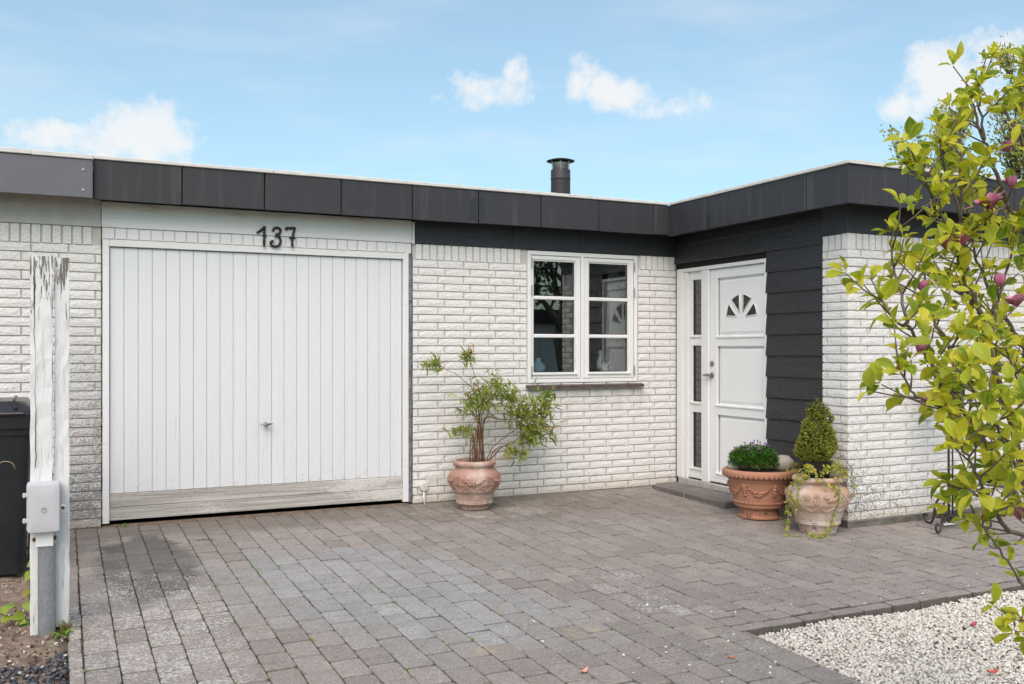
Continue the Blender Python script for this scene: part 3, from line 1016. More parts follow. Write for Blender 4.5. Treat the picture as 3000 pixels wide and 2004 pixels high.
# ---- litter in the joints: dry moss, blades of grass, husks
lit = MB()
rl = random.Random(7)
for q in pavs:
    fw = in_view((q[0] + q[1]) / 2, (q[2] + q[3]) / 2)
    if not fw: continue
    dens = 1.2 if q[0] < -1.3 else .55
    for _ in range(int(dens + rl.random())):
        if rl.random() < .55:
            x, y = q[1] + .002 + rl.uniform(-.002, .002), rl.uniform(q[2], q[3])
        else:
            x, y = rl.uniform(q[0], q[1]), q[2] - .002 + rl.uniform(-.002, .002)
        green = rl.random() < .40
        c = rl.choice([(.10, .16, .02), (.14, .19, .03), (.18, .18, .05)]) if green else rl.choice([(.34, .26, .16), (.22, .13, .07), (.42, .36, .27), (.12, .08, .05)])
        for _b in range(rl.randint(2, 6)):
            a = rl.uniform(0, 6.28); L = rl.uniform(.003, .009) * (1.5 if green else 1); wd = rl.uniform(.0008, .002)
            px, py = x + rl.uniform(-.008, .008), y + rl.uniform(-.004, .004)
            zb = gz(py) - .004
            up = L * (rl.uniform(.5, 1.2) if green else .15) + .004
            ex, ey = px + L * math.cos(a), py + L * math.sin(a)
            nx_, ny_ = -math.sin(a) * wd, math.cos(a) * wd
            lit.add([(px + nx_, py + ny_, zb), (px - nx_, py - ny_, zb), (ex, ey, zb + up)], [(0, 1, 2)], c)
# bigger green tufts that have taken hold in the long joints
for _ in range(120):
    i = rl.choice([0, 2, 3, 4, 5, 5, 6, 6, 6, 7, 7, 7, 8, 9, 11, 12, 14, 16, 17, 19, 20, 22, 24, 27, 30])
    x = -2.579 + PW * i; y = -rl.uniform(.5, 3.7) if i < 20 else -rl.uniform(.6, 3.6)
    k = rl.uniform(.6, 1.4)
    c = rl.choice([(.12, .24, .02), (.16, .28, .03), (.22, .25, .05)])
    for _b in range(rl.randint(8, 18)):
        a = rl.uniform(0, 6.28); L = rl.uniform(.006, .017) * k; wd = rl.uniform(.0012, .0028)
        px, py = x + rl.gauss(0, .004), y + rl.gauss(0, .010)
        zb = gz(py) - .003
        ex, ey = px + L * math.cos(a), py + L * math.sin(a)
        nx_, ny_ = -math.sin(a) * wd, math.cos(a) * wd
        lit.add([(px + nx_, py + ny_, zb), (px - nx_, py - ny_, zb), (ex, ey, zb + L * rl.uniform(.3, 1.0))], [(0, 1, 2)], c)
# husks and blown leaf bits along the foot of the garage door
for _ in range(420):
    x = rl.uniform(-2.55, .15); y = -.015 - abs(rl.gauss(0, .05)) + .03
    if y > .01: continue
    c = rl.choice([(.34, .24, .14), (.22, .11, .05), (.5, .46, .40), (.13, .08, .05), (.30, .18, .10)])
    a = rl.uniform(0, 6.28); L = rl.uniform(.004, .011); wd = L * rl.uniform(.2, .6)
    z = gz(y) + .002
    lit.add([(x, y, z), (x + L * math.cos(a) + wd * math.sin(a), y + L * math.sin(a) - wd * math.cos(a), z + rl.uniform(0, .004)), (x + 2 * L * math.cos(a), y + 2 * L * math.sin(a), z + .002), (x + L * math.cos(a) - wd * math.sin(a), y + L * math.sin(a) + wd * math.cos(a), z + rl.uniform(0, .004))], [(0, 1, 2, 3)], c)
tag(lit.build('joint_weeds', 'litter', recalc=False), 'tiny weeds, moss and husks caught in the paving joints', 'weeds', kind='stuff')

# ================================================================== THE HOUSE
house = thing('house', 'low white brick house with dark fascia, garage door and house number 137', 'house')
nbr = thing('neighbouring_house', 'adjoining white brick house with paler grey fascia at the picture edge', 'house', (-2.47, 0, 0))
NB = lambda x: x + 2.47      # neighbour's local x

CO = .0667
TOPB = 2.073

def rough_block(x0, x1, z0, z1, seed, depth=.05, nx=5, nz=2, left=False, ny=1, amp=.0028):
    """rock-faced brick: front towards -Y, face at about y=0"""
    r = random.Random(seed)
    m = MB()
    X = [x0 + (x1 - x0) * i / nx for i in range(nx + 1)]
    Z = [z0 + (z1 - z0) * k / nz for k in range(nz + 1)]
    idx = {}
    vs = []
    def put(key, p):
        if key not in idx:
            idx[key] = len(vs)
            vs.append(p)
        return idx[key]
    fr = {}
    for i in range(nx + 1):
        for k in range(nz + 1):
            e = (i in (0, nx)) or (k in (0, nz))
            y = r.uniform(.0005, .0025) if e else -r.uniform(0, amp)
            x = X[i] + (r.uniform(.0, .0015) if i == 0 else -r.uniform(.0, .0015) if i == nx else r.uniform(-.008, .008))
            z = Z[k] + (r.uniform(-.001, .0008) if k == 0 else -r.uniform(-.001, .0008) if k == nz else r.uniform(-.008, .008))
            fr[i, k] = put((i, 0, k), (x, y, z))
    fs = [(fr[i, k], fr[i + 1, k], fr[i + 1, k + 1], fr[i, k + 1]) for i in range(nx) for k in range(nz)]
    D = [depth * j / ny for j in range(ny + 1)]
    def sidept(i, j, k):
        if j == 0: return fr[i, k]
        x, z = X[i], Z[k]
        if left and i == 0 and 0 < k < nz:
            x -= r.uniform(0, amp) + .001
        return put((i, j, k), (x, D[j], z))
    for j in range(ny):
        for k in range(nz):
            for i in (0, nx):
                fs.append((sidept(i, j, k), sidept(i, j + 1, k), sidept(i, j + 1, k + 1), sidept(i, j, k + 1)))
        for i in range(nx):
            for k in (0, nz):
                fs.append((sidept(i, j, k), sidept(i + 1, j, k), sidept(i + 1, j + 1, k), sidept(i, j + 1, k)))
    m.add(vs, fs)
    return m.mesh('brick')

BR = {}
def brick_mesh(wd, ht, var):
    key = (round(wd, 3), round(ht, 3), var)
    if key not in BR:
        nx = max(1, min(5, int(round(wd / .045))))
        nz = max(2, int(round(ht / .04))) if ht > .08 else 2
        BR[key] = rough_block(-wd / 2, wd / 2, -ht / 2, ht / 2, hash(key) % 9999 + var * 7, nx=nx, nz=nz)
        BR[key].materials.append(MATS['brick_paint'])
    return BR[key]

H_BR = []      # (cx, cy, cz, w, h, rot, kind)
N_BR = []
def run(x0, x1, z0, z1, joints, dest, place):
    """lay one course between x0 and x1 with the perpends given"""
    J = [x0 - .006] + sorted(j for j in joints if x0 + .02 < j < x1 - .02) + [x1 + .006]
    for a, b in zip(J[:-1], J[1:]):
        wd = round(b - a - .012, 2) if abs(b - a - .012 - .228) > .004 else .2284
        if b - a < .03: continue
        wd = b - a - .0105
        if abs(wd - .2299) < .004: wd = .2299
        dest.append(place((a + b) / 2, (z0 + z1) / 2, wd, z1 - z0))

wr = random.Random(3)
PY = lambda y0: (lambda cx, cz, w_, h_: (cx, y0 + wr.uniform(-.001, .0015), cz, w_, h_, 0))
P = .2404
for k in range(31):
    z1 = TOPB - k * CO - .003
    z0 = z1 - .0567
    off = .23 if k % 2 == 0 else .053
    J = [off + P * i + wr.uniform(-.003, .003) for i in range(-1, 14)]
    if z0 > .95:
        run(.006, 1.080, z0, z1, J, H_BR, PY(0))
        run(2.268, 2.708, z0, z1, J, H_BR, PY(0))
    else:
        run(.006, 2.708, z0, z1, J, H_BR, PY(0))
    # neighbour
    offn = -2.449 if k % 2 == 1 else -2.626
    J = [offn - P * i + wr.uniform(-.003, .003) for i in range(0, 10)]
    run(-4.30, -2.412, z0, z1, J, N_BR, PY(0))
    # wing front (right of the corner brick)
    a0 = 2.828 if k % 2 == 0 else 2.895
    J = [a0 + P * i + wr.uniform(-.003, .003) for i in range(1, 14)]
    run(a0 + .006, 5.30, z0, z1, J, H_BR, PY(-2.21))
    # wing side, behind the corner brick
    if k % 2 == 0:
        H_BR.append((2.695, -1.969, (z0 + z1) / 2, .046, z1 - z0, -90))
    else:
        H_BR.append((2.695, -2.040, (z0 + z1) / 2, .188, z1 - z0, -90))
# one more course under the wing
z1 = TOPB - 31 * CO - .003
for i in range(11):
    pass
def soldiers(x0, x1, y0, dest):
    x = x0
    while x + .05 < x1:
        dest.append((x + .0275, y0 + wr.uniform(-.001, .0015), 2.1405, .0547, .126, 0))
        x += .0667
soldiers(.030, 1.075, 0, H_BR)
soldiers(2.294, 2.70, 0, H_BR)
soldiers(-2.463 - .0667 * 27, -2.42, 0, N_BR)
soldiers(2.720, 5.3, -2.21, H_BR)
for i in range(3):
    H_BR.append((2.695, -1.975 - .0667 * i, 2.1335, .0547, .115, -90))

CMESH = [rough_block(0, .128, -.0283, .0283, 500 + i, depth=.205, nx=3, left=True, ny=4) for i in range(3)] + \
        [rough_block(0, .195, -.0283, .0283, 520 + i, depth=.065, nx=4, left=True, ny=2) for i in range(3)]
for m_ in CMESH: m_.materials.append(MATS['brick_paint'])
CS = rough_block(0, .0547, -.0595, .0595, 540, depth=.06, nx=2, left=True, ny=2, nz=3)
CS.materials.append(MATS['brick_paint'])

def mortar_wall(name, boxes, parent):
    m = MB()
    for b in boxes: m.box(*b)
    return m.build(name, 'mortar', parent)
fw_ = mortar_wall('front_wall', [(.004, 1.088, .0135, .30, -.08, 2.215), (1.088, 2.26, .0135, .30, -.08, .985), (2.26, 2.712, .0135, .30, -.08, 2.215)], house)
wg_ = mortar_wall('wing_wall', [(2.708, 5.32, -2.197, -1.95, -.002, 2.20), (2.7095, 2.95, -1.95, -1.944, -.002, 2.20)], house)
nw_ = mortar_wall('brick_wall', [(NB(-4.32), NB(-2.411), .0135, .30, -.08, 2.215)], nbr)

def weight(b):
    p = Vector((b[0], b[1], b[2])) - CAM
    fwd = p.x * math.sin(R(25.658)) + p.y * math.cos(R(25.658))
    if b[0] > 4.8: return 0
    obl = .75 if b[5] else .9
    return b[3] * b[4] * obl / fwd ** 2
H_BR.sort(key=lambda b: -weight(b))
restb = MB()
def append_mesh(m, me, M):
    m.add([M @ v.co for v in me.vertices], [tuple(p.vertices) for p in me.polygons])
cnt = 0
for b in H_BR:
    me = brick_mesh(b[3], b[4], wr.randint(0, 5 if b[3] > .22 else 2))
    flip = wr.random() < .5
    M = Matrix.Translation((b[0], b[1], b[2])) @ Matrix.Rotation(R(b[5]), 4, 'Z')
    if cnt < 255:
        par = wg_ if b[1] < -.5 else fw_
        o = obj('brick', me, None, par)
        o.matrix_world = M
        o.matrix_local = M
        cnt += 1
    else:
        append_mesh(restb, me, M)
for k in range(31):
    me = CMESH[(0 if k % 2 == 0 else 3) + wr.randint(0, 2)]
    o = obj('brick', me, None, wg_)
    o.location = (2.695, -2.21, TOPB - k * CO - .003 - .0283)
o = obj('brick', CS, None, wg_)
o.location = (2.695, -2.21, 2.1335)
ob = restb.build('brickwork', 'brick_paint', house, recalc=False)
tag(ob, kind='stuff')
for b in N_BR:
    me = brick_mesh(b[3], b[4], wr.randint(0, 5 if b[3] > .22 else 2))
    o = obj('brick', me, None, nw_)
    o.location = (NB(b[0]), b[1], b[2])
bx('plinth', 2.708, 5.3, -2.198, -1.96, -.3, -.003, 'plinth_dirty', house, 0)
# ---- boards above the walls
bx('lintel_board', -2.408, -.008, -.012, .06, 2.209, 2.398, 'white_wood', house, .003)
bx('corner_trim', -.006, .013, -.022, .05, 2.205, 2.388, 'white_wood', house, .002)
bb = bx('eaves_board', .015, 2.69, -.010, .06, 2.208, 2.42, 'black_board', house, .002)
for x_ in (.93, 1.62):
    bx('board_joint', x_, x_ + .004, -.0112, -.008, 2.209, 2.41, 'dark_gap', bb, 0)
m = MB()
m.box(2.690, 2.80, -2.213, -1.938, 2.193, 2.42, .004)
m.box(2.80, 5.32, -2.2135, -1.95, 2.1935, 2.4195, .004)
m.build('concrete_lintel', 'black_concrete', house)
bx('render_band', NB(-4.32), NB(-2.412), -.008, .06, 2.209, 2.42, 'render_grey', nbr, .002)

# ---- fascia panels
FZ0, FZ1 = 2.383, 2.664
fas = MB().box(-2.46, 2.47, -.178, -.16, 2.40, 2.655).box(2.497, 2.515, -2.41, -.165, 2.40, 2.655).box(2.52, 6.2, -2.412, -2.392, 2.40, 2.655).build('fascia', 'dark_gap', house)
FX = [-2.468, -1.869, -1.268, -.668, -.071, .525, 1.121, 1.713, 2.304, 2.478]
fr_ = random.Random(21)
def screw(x, y, z, par, ax='y'):
    m = MB()
    if ax == 'y':
        m.tube([(x, y + .001, z), (x, y - .003, z)], .0055, 8)
    else:
        m.tube([(x + .001, y, z), (x - .003, y, z)], .0055, 8)
    m.build('screw', 'screw_black', par)
for i in range(9):
    gap = .0045
    dz_ = fr_.uniform(-.004, .004) if i < 8 else .006
    a = FX[i] + (gap if i != 8 else .001)
    b = FX[i + 1] - (gap if i != 8 else 0)
    p_ = bx('fascia_panel', a, b, -.200 - (.0 if i % 2 else .0012), -.189, FZ0 + dz_, FZ1, 'fascia_dark', fas, .0015)
    screw((a + b) / 2 + .02, -.2, FZ0 + .022, p_)
    if i in (0, 3, 5, 6, 7): screw(b - .03 if i else a + .03, -.2, FZ0 + .15, p_)
FY = [-.200, -.349, -.797, -1.399, -2.002, -2.434]
for i in range(5):
    a, b = FY[i + 1] + .0035, FY[i] - (.0035 if i else -.008)
    p_ = bx('fascia_panel', 2.478 - (.0012 if i % 2 else 0), 2.489, a, b, FZ0 - (.012 if i == 0 else .006), FZ1 - .004, 'fascia_dark', fas, .0015)
    screw(2.478, (a + b) / 2, FZ0 + .02, p_, 'x')
FW = [2.478, 3.077, 3.677, 4.277, 4.877, 5.477, 6.077]
for i in range(6):
    p_ = bx('fascia_panel', FW[i] + (.006 if i == 0 else .003), FW[i + 1] - .003, -2.4355, -2.4245, FZ0 - .008, FZ1 - .006, 'fascia_dark', fas, .0015)
    screw((FW[i] + FW[i + 1]) / 2, -2.435, FZ0 + .018, p_)
# wet-looking paint marks on the panels
def smear(x0, x1, z0, z1, ax, pos, seed):
    r = random.Random(seed)
    m = MB()
    n = 14
    top, bot = [], []
    for i in range(n + 1):
        t = x0 + (x1 - x0) * i / n
        e = 1 - abs(2 * i / n - 1) ** 4
        top.append((t, z1 - r.uniform(0, .05) * (1.2 - e)))
        bot.append((t, z0 + r.uniform(0, .02)))
    vs = []
    for (t, z) in top + bot:
        vs.append((t, pos, z) if ax == 'y' else (pos, t, z))
    return m.add(vs, [(i, i + 1, n + 2 + i, n + 1 + i) for i in range(n)]).build('paint_mark', 'black_board', fas, recalc=False)
smear(.44, .515, 2.40, 2.60, 'y', -.2022, 1)
smear(.535, .575, 2.42, 2.61, 'y', -.2022, 2)
smear(-.77, -.825, 2.376, 2.52, 'x', 2.4758, 3)

# coping strip along the roof edge, in lengths
cop = bpy.data.objects.new('coping', None); COL.objects.link(cop); cop.parent = house
cx = [-2.468, -1.2, .05, .95, 1.62, 2.35, 2.462]
for i in range(6):
    bx('coping_length', cx[i] + .001, cx[i + 1] - .001, -.214 + .001 * (i % 2), .15, FZ1 + .002, FZ1 + .029 + .0015 * (i % 2), 'coping', cop, .004)
cy_ = [-.216, -.88, -1.62, -2.449]
for i in range(3):
    bx('coping_length', 2.464 + .001 * (i % 2), 2.80, cy_[i + 1] + .001, cy_[i] - .001 + (.01 if i == 0 else 0), FZ1 - .001, FZ1 + .025 + .0015 * (i % 2), 'coping', cop, .004)
for i in range(3):
    bx('coping_length', 2.802 + i * 1.15 + (.001), 2.802 + (i + 1) * 1.15, -2.449 + .001 * (i % 2), -2.1, FZ1 - .003, FZ1 + .0235 + .001 * (i % 2), 'coping', cop, .004)
bx('coping_length', 2.482, 2.8015, -2.4505, -2.448, FZ1 - .002, FZ1 + .0225, 'coping', cop, 0)
m = MB()
m.box(-2.46, 8.5, -.15, 8.0, 2.43, 2.663)
m.box(2.53, 8.5, -2.38, -.16, 2.432, 2.660)
m.build('roof', 'roof_felt', house)
so_ = MB().box(-2.455, 2.50, -.158, .02, 2.404, 2.428).box(2.50, 2.72, -2.38, .02, 2.4045, 2.4285).box(2.72, 6.2, -2.375, -2.19, 2.405, 2.429)
so_.build('soffit', 'black_board', house)
# rest of the shell, out of sight from the drive
m = MB()
m.box(-2.44, -2.41, .31, 7.9, -.1, 2.42)
m.box(5.33, 5.6, -2.19, 7.9, -.1, 2.42)
m.box(-2.40, 5.32, 7.7, 7.95, -.1, 2.42)
m.build('rear_wall', 'mortar', house)

nf = MB().box(NB(-4.32), NB(-2.49), -.22, -.19, 2.39, 2.64).build('fascia', 'bare_board', nbr)
p_ = bx('fascia_panel', NB(-4.32), NB(-2.476), -.252, -.238, 2.381, 2.648, 'fascia_grey', nf, .002)
bx('panel_end', NB(-2.4755), NB(-2.472), -.254, -.16, 2.381, 2.66, 'fascia_grey', nf, .001)
for z_ in (2.435, 2.577):
    m = MB().tube([(NB(-2.536), -.250, z_), (NB(-2.536), -.258, z_)], [.010, .007], 10)
    m.build('rivet', 'rivet', p_)
nc = bpy.data.objects.new('coping', None); COL.objects.link(nc); nc.parent = nbr
bx('coping_length', NB(-2.86), NB(-2.472), -.262, .1, 2.652, 2.686, 'coping', nc, .004)
bx('coping_length', NB(-4.32), NB(-2.861), -.263, .1, 2.654, 2.688, 'coping', nc, .004)
bx('roof', NB(-4.32), NB(-2.475), -.2, 8, 2.43, 2.66, 'roof_felt', nbr, 0)

# ---- garage door
gd = bx('garage_door', -2.356, -.084, .040, .06, .045, 2.072, 'plank_back', house, 0)
PWD = (2.2645) / 23
for i in range(23):
    bx('plank', -2.352 + i * PWD + .0009, -2.352 + (i + 1) * PWD - .0009, .018 + fr_.uniform(0, .0012), .039, .243, 2.066, 'white_plank', gd, .0035)
bx('bottom_board', -2.354, -.084, .010, .039, .1435, .2405, 'bare_wood', gd, .003)
bx('bottom_board', -2.356, -.080, .008, .038, .046, .1405, 'bare_wood', gd, .003)
hb = MB().tube([(-1.221, .020, .722), (-1.221, -.022, .722)], [.016, .011], 12).build('handle', 'steel', gd, True, 40)
m = MB().tube([(-1.272, -.026, .725), (-1.245, -.030, .722), (-1.221, -.032, .720), (-1.197, -.030, .722), (-1.172, -.026, .726)], [.004, .009, .012, .009, .004], 10)
m.build('handle_bar', 'steel', hb, True, 50)
gfo = bpy.data.objects.new('garage_door_frame', None); COL.objects.link(gfo); gfo.parent = house
bx('jamb', -2.402, -2.355, -.006, .06, .028, 2.122, 'white_wood', gfo, .003)
bx('jamb', -.0815, -.034, -.006, .06, .026, 2.122, 'white_wood', gfo, .003)
bx('head_rail', -2.3545, -.082, -.005, .06, 2.071, 2.122, 'white_wood', gfo, .003)
bx('lintel_panel', -2.404, -.010, .002, .06, 2.1235, 2.2075, 'white_wood', gfo, 0)
x = -2.400
while x < -.09:
    bx('panel_tile', x + .004, min(x + .0835, -.012) - .004, -.008 - fr_.uniform(0, .002), .0015, 2.124, 2.2055 - fr_.uniform(0, .003), 'white_wood', gfo, .003)
    x += .0835
# ragged filler between frame and brick
def filler(x0, x1, z0, z1, seed):
    r = random.Random(seed)
    m = MB()
    n = 70
    vs = []
    for i in range(n + 1):
        z = z0 + (z1 - z0) * i / n
        l, rr = x0 + r.uniform(-.004, .007), x1 + r.uniform(-.008, .004)
        vs += [(l, .006, z), ((l + rr) / 2, -.004 - r.uniform(0, .007), z), (rr, .006, z)]
    fs = []
    for i in range(n):
        for k in (0, 1):
            fs.append((i * 3 + k, i * 3 + k + 1, (i + 1) * 3 + k + 1, (i + 1) * 3 + k))
    return m.add(vs, fs).build('joint_filler', 'blue_filler', house, recalc=False)
filler(-.036, .006, .02, 2.12, 4)
filler(-2.412, -2.401, .03, 2.12, 5)
bx('threshold', -2.40, -.03, -.004, .05, -.06, .012, 'soil', house, 0)

# ---- house number
hn = bpy.data.objects.new('house_number', None); COL.objects.link(hn); hn.parent = house
def dg(px, py):
    x = px / 5.6 + 700
    y = py / 5.6 + 620
    return (-1.143 + (x - 807) / 374.6, -.024, 2.2 - ((y - 695) - .05 * (x - 807)) / 369.5)
def smooth_line(P_, n=5):
    out = []
    for i in range(len(P_) - 1):
        p0 = Vector(P_[max(i - 1, 0)]); p1 = Vector(P_[i]); p2 = Vector(P_[i + 1]); p3 = Vector(P_[min(i + 2, len(P_) - 1)])
        for k in range(n):
            t = k / n
            out.append(.5 * ((2 * p1) + (-p0 + p2) * t + (2 * p0 - 5 * p1 + 4 * p2 - p3) * t * t + (-p0 + 3 * p1 - 3 * p2 + p3) * t ** 3))
    out.append(Vector(P_[-1]))
    return out
DIG = [([[(285, 358), (350, 312), (410, 252)], [(412, 248), (403, 400), (400, 580)]], [[(380, 405), (436, 409)]]),
       ([[(542, 332), (560, 287), (610, 268), (655, 285), (668, 320), (645, 365), (582, 412)], [(582, 410), (635, 408), (668, 470), (652, 545), (590, 577), (530, 562), (505, 525), (520, 495), (552, 488)]], [[(590, 366), (660, 385)]]),
       ([[(768, 312), (765, 276), (820, 277), (907, 271)], [(908, 270), (887, 340), (870, 420), (860, 500), (868, 585)]], [[(812, 435), (912, 440)]])]
for ss, bars in DIG:
    m = MB()
    for s in ss:
        L = smooth_line([dg(*q) for q in s])
        m.tube(L, [.0095 * (1 + .14 * math.sin(i * 1.9)) for i in range(len(L))], 8)
    for s in bars:
        m.tube([dg(*q) for q in s], .0075, 8)
    e = dg(*ss[0][0])
    c = dg(*ss[-1][len(ss[-1]) // 2])
    m.tube([(c[0], -.024, c[2]), (c[0], .0, c[2])], .005, 6)
    m.build('digit', 'digit_iron', hn, True, 60)

# ---- window
wn = bpy.data.objects.new('window', None); COL.objects.link(wn); wn.parent = house
def ringbox(name, x0, x1, z0, z1, wdt, y0, y1, mat, parent, ch=.004, wl=None, wb=None, wt=None):
    wb = wb or wdt; wt = wt or wdt
    m = MB()
    m.box(x0, x0 + wdt, y0, y1, z0, z1, ch)
    m.box(x1 - wdt, x1, y0, y1, z0, z1, ch)
    m.box(x0 + wdt, x1 - wdt, y0 + .0006, y1, z0, z0 + wb, ch)
    m.box(x0 + wdt, x1 - wdt, y0 + .0006, y1, z1 - wt, z1, ch)
    return m.build(name, mat, parent)
ringbox('frame', 1.090, 2.257, 1.008, 2.200, .036, -.004, .10, 'white_paint', wn, .004, wb=.034, wt=.038)
bx('mullion', 1.642, 1.674, -.003, .10, 1.042, 2.162, 'white_paint', wn, .003)
for (a, b, ga, gb) in ((1.130, 1.638, 1.158, 1.580), (1.678, 2.216, 1.735, 2.156)):
    cs_ = MB()
    cs_.box(a, ga - .012, .004, .075, 1.046, 2.158, .004)
    cs_.box(gb + .012, b, .004, .075, 1.046, 2.158, .004)
    cs_.box(ga - .012, gb + .012, .0045, .075, 1.046, 1.092, .004)
    cs_.box(ga - .012, gb + .012, .0045, .075, 2.122, 2.158, .004)
    cs_.box(ga - .012, ga, .012, .06, 1.092, 2.122, .003)
    cs_.box(gb, gb + .012, .012, .06, 1.092, 2.122, .003)
    cs_.box(ga, gb, .0125, .06, 2.110, 2.122, .003)
    cs_.box(ga - .022, gb + .022, -.012, .02, 1.080, 1.103, .004)
    co_ = cs_.build('casement', 'white_paint', wn)
    for (z0, z1) in ((1.762, 1.795), (1.417, 1.450)):
        bx('glazing_bar', ga, gb, .010, .05, z0, z1, 'white_paint', co_, .006)
    for (z0, z1) in ((1.797, 2.108), (1.452, 1.760), (1.105, 1.415)):
        bx('pane', ga + .001, gb - .001, .034, .038, z0, z1, 'glass', co_, 0)
        mm = MB()
        mm.box(ga, ga + .005, .028, .033, z0, z1)
        mm.box(gb - .005, gb, .028, .033, z0, z1)
        mm.box(ga + .005, gb - .005, .028, .033, z0, z0 + .004)
        mm.build('gasket', 'rubber', co_)
    hx = 1.128 if a < 1.5 else 2.219
    for z_ in (2.09, 1.845, 1.115):
        MB().tube([(hx, -.009, z_ - .042), (hx, -.009, z_ + .042)], .0065, 8).build('hinge', 'hinge_grey', co_)
ws = bpy.data.objects.new('window_sill', None); COL.objects.link(ws); ws.parent = house
for i in range(8):
    a = 1.072 + i * 1.232 / 8
    b = a + 1.232 / 8 - .004
    m = MB()
    v = [(a, .06, 1.004), (b, .06, 1.004), (b, -.050, .985), (a, -.050, .985), (a, .06, .980), (b, .06, .980), (b, -.052, .958), (a, -.052, .958)]
    m.add(v, [(0, 1, 2, 3), (7, 6, 5, 4), (3, 2, 6, 7), (0, 3, 7, 4), (1, 5, 6, 2), (0, 4, 5, 1)])
    m.build('sill_tile', 'sill_tile', ws)
# rooms behind the glass
rm = MB()
def room(m, x0, x1, y0, y1, z0, z1, open_=None):
    t = .05
    if open_ != 'f': m.box(x0 - t, x1 + t, y0 - t, y0, z0 - t, z1 + t)
    m.box(x0 - t, x1 + t, y1, y1 + t, z0 - t, z1 + t)
    if open_ != 'l': m.box(x0 - t, x0, y0, y1, z0, z1)
    m.box(x1, x1 + t, y0, y1, z0, z1)
    m.box(x0, x1, y0, y1, z0 - t, z0)
    m.box(x0, x1, y0, y1, z1, z1 + t)
room(rm, .3, 2.64, .302, 3.6, .02, 2.32, 'f')
room(rm, 2.86, 4.6, -1.85, .10, .02, 2.30, 'l')
rm.build('room', 'interior', house)
bx('inner_sill', 1.10, 2.25, .10, .30, 1.070, 1.094, 'white_paint', wn, .004)

# ---- front door with side light
dr = bpy.data.objects.new('door_frame', None); COL.objects.link(dr); dr.parent = house
XF = 2.695
m = MB()
m.box(XF, XF + .10, -.115, -.016, .082, 2.083, .004)
m.box(XF + .012, XF + .10, -.181, -.115, .082, 2.049, .004)
m.box(XF, XF + .10, -1.306, -1.268, .082, 2.083, .004)
m.box(XF + .0006, XF + .10, -1.268, -.115, 2.049, 2.083, .004)
m.box(XF + .004, XF + .10, -.505, -.396, .082, 2.049, .006)
m.box(XF + .02, XF + .10, -.396, -.181, .098, .140, .004)
m.box(XF + .02, XF + .10, -1.268, -.505, .098, .128, .004)
m.build('casing', 'white_paint', dr)
sl = MB()
SX = XF + .03
sl.box(SX, SX + .05, -.228, -.181, .142, 2.048, .003)
sl.box(SX, SX + .05, -.396, -.391, .142, 2.048, .001)
for (z0, z1) in ((1.968, 2.048), (1.347, 1.444), (.719, .816), (.142, .195)):
    sl.box(SX + .0005, SX + .05, -.391, -.228, z0, z1, .003)
for z_ in (1.444, .816, .195):
    sl.box(SX - .012, SX + .02, -.396, -.200, z_ - .020, z_ + .004, .004)
slo = sl.build('side_light', 'white_paint', dr)
for (z0, z1) in ((1.444, 1.968), (.816, 1.347), (.195, .719)):
    bx('pane', SX + .024, SX + .028, -.391, -.228, z0, z1, 'glass', slo, 0)
    bx('gasket', SX + .016, SX + .023, -.234, -.228, z0, z1, 'rubber', slo, 0)
# leaf
fd = bpy.data.objects.new('front_door', None); COL.objects.link(fd); fd.parent = house
DX = XF + .026
lf = MB()
lf.box(DX, DX + .055, -.606, -.509, .130, 2.045, .004)
lf.box(DX, DX + .055, -1.264, -1.251, .130, 2.045, .003)
for (z0, z1) in ((1.960, 2.045), (1.338, 1.435), (.714, .812), (.130, .189)):
    lf.box(DX + .0005, DX + .055, -1.251, -.606, z0, z1, .004)
lfo = lf.build('door_leaf', 'door_paint', fd)
for (z0, z1) in ((1.435, 1.960), (.812, 1.338), (.189, .714)):
    m = MB()
    # moulding and raised field
    for k, (ins, dep) in enumerate(((0, .030), (.022, .028), (.050, .016))):
        pass
    y0, y1 = -1.251, -.606
    ring = []
    prof = [(0.0, .022), (.004, .030), (.012, .030), (.030, .016), (.036, .012)]
    vs = []
    for ins, dep in prof:
        vs += [(DX + dep, y0 + ins, z0 + ins), (DX + dep, y1 - ins, z0 + ins), (DX + dep, y1 - ins, z1 - ins), (DX + dep, y0 + ins, z1 - ins)]
    fs = []
    for i in range(len(prof) - 1):
        for k in range(4):
            k2 = (k + 1) % 4
            fs.append((i * 4 + k, i * 4 + k2, (i + 1) * 4 + k2, (i + 1) * 4 + k))
    n = len(prof) - 1
    fs.append((n * 4, n * 4 + 1, n * 4 + 2, n * 4 + 3))
    m.add(vs, fs)
    pn = m.build('door_panel', 'door_paint', fd)
    if z0 < 1.4:
        pass
    m = MB().box(DX - .010, DX + .02, -1.255, -.590, z0 - .022, z0 - .001, .005)
    m.build('weather_bar', 'door_paint', fd)
    bx('panel_gap', DX + .020, DX + .0235, -.6105, -.6065, z0 + .002, z1 - .002, 'rubber', fd, 0)
    if z0 > 1.4: top_panel = pn
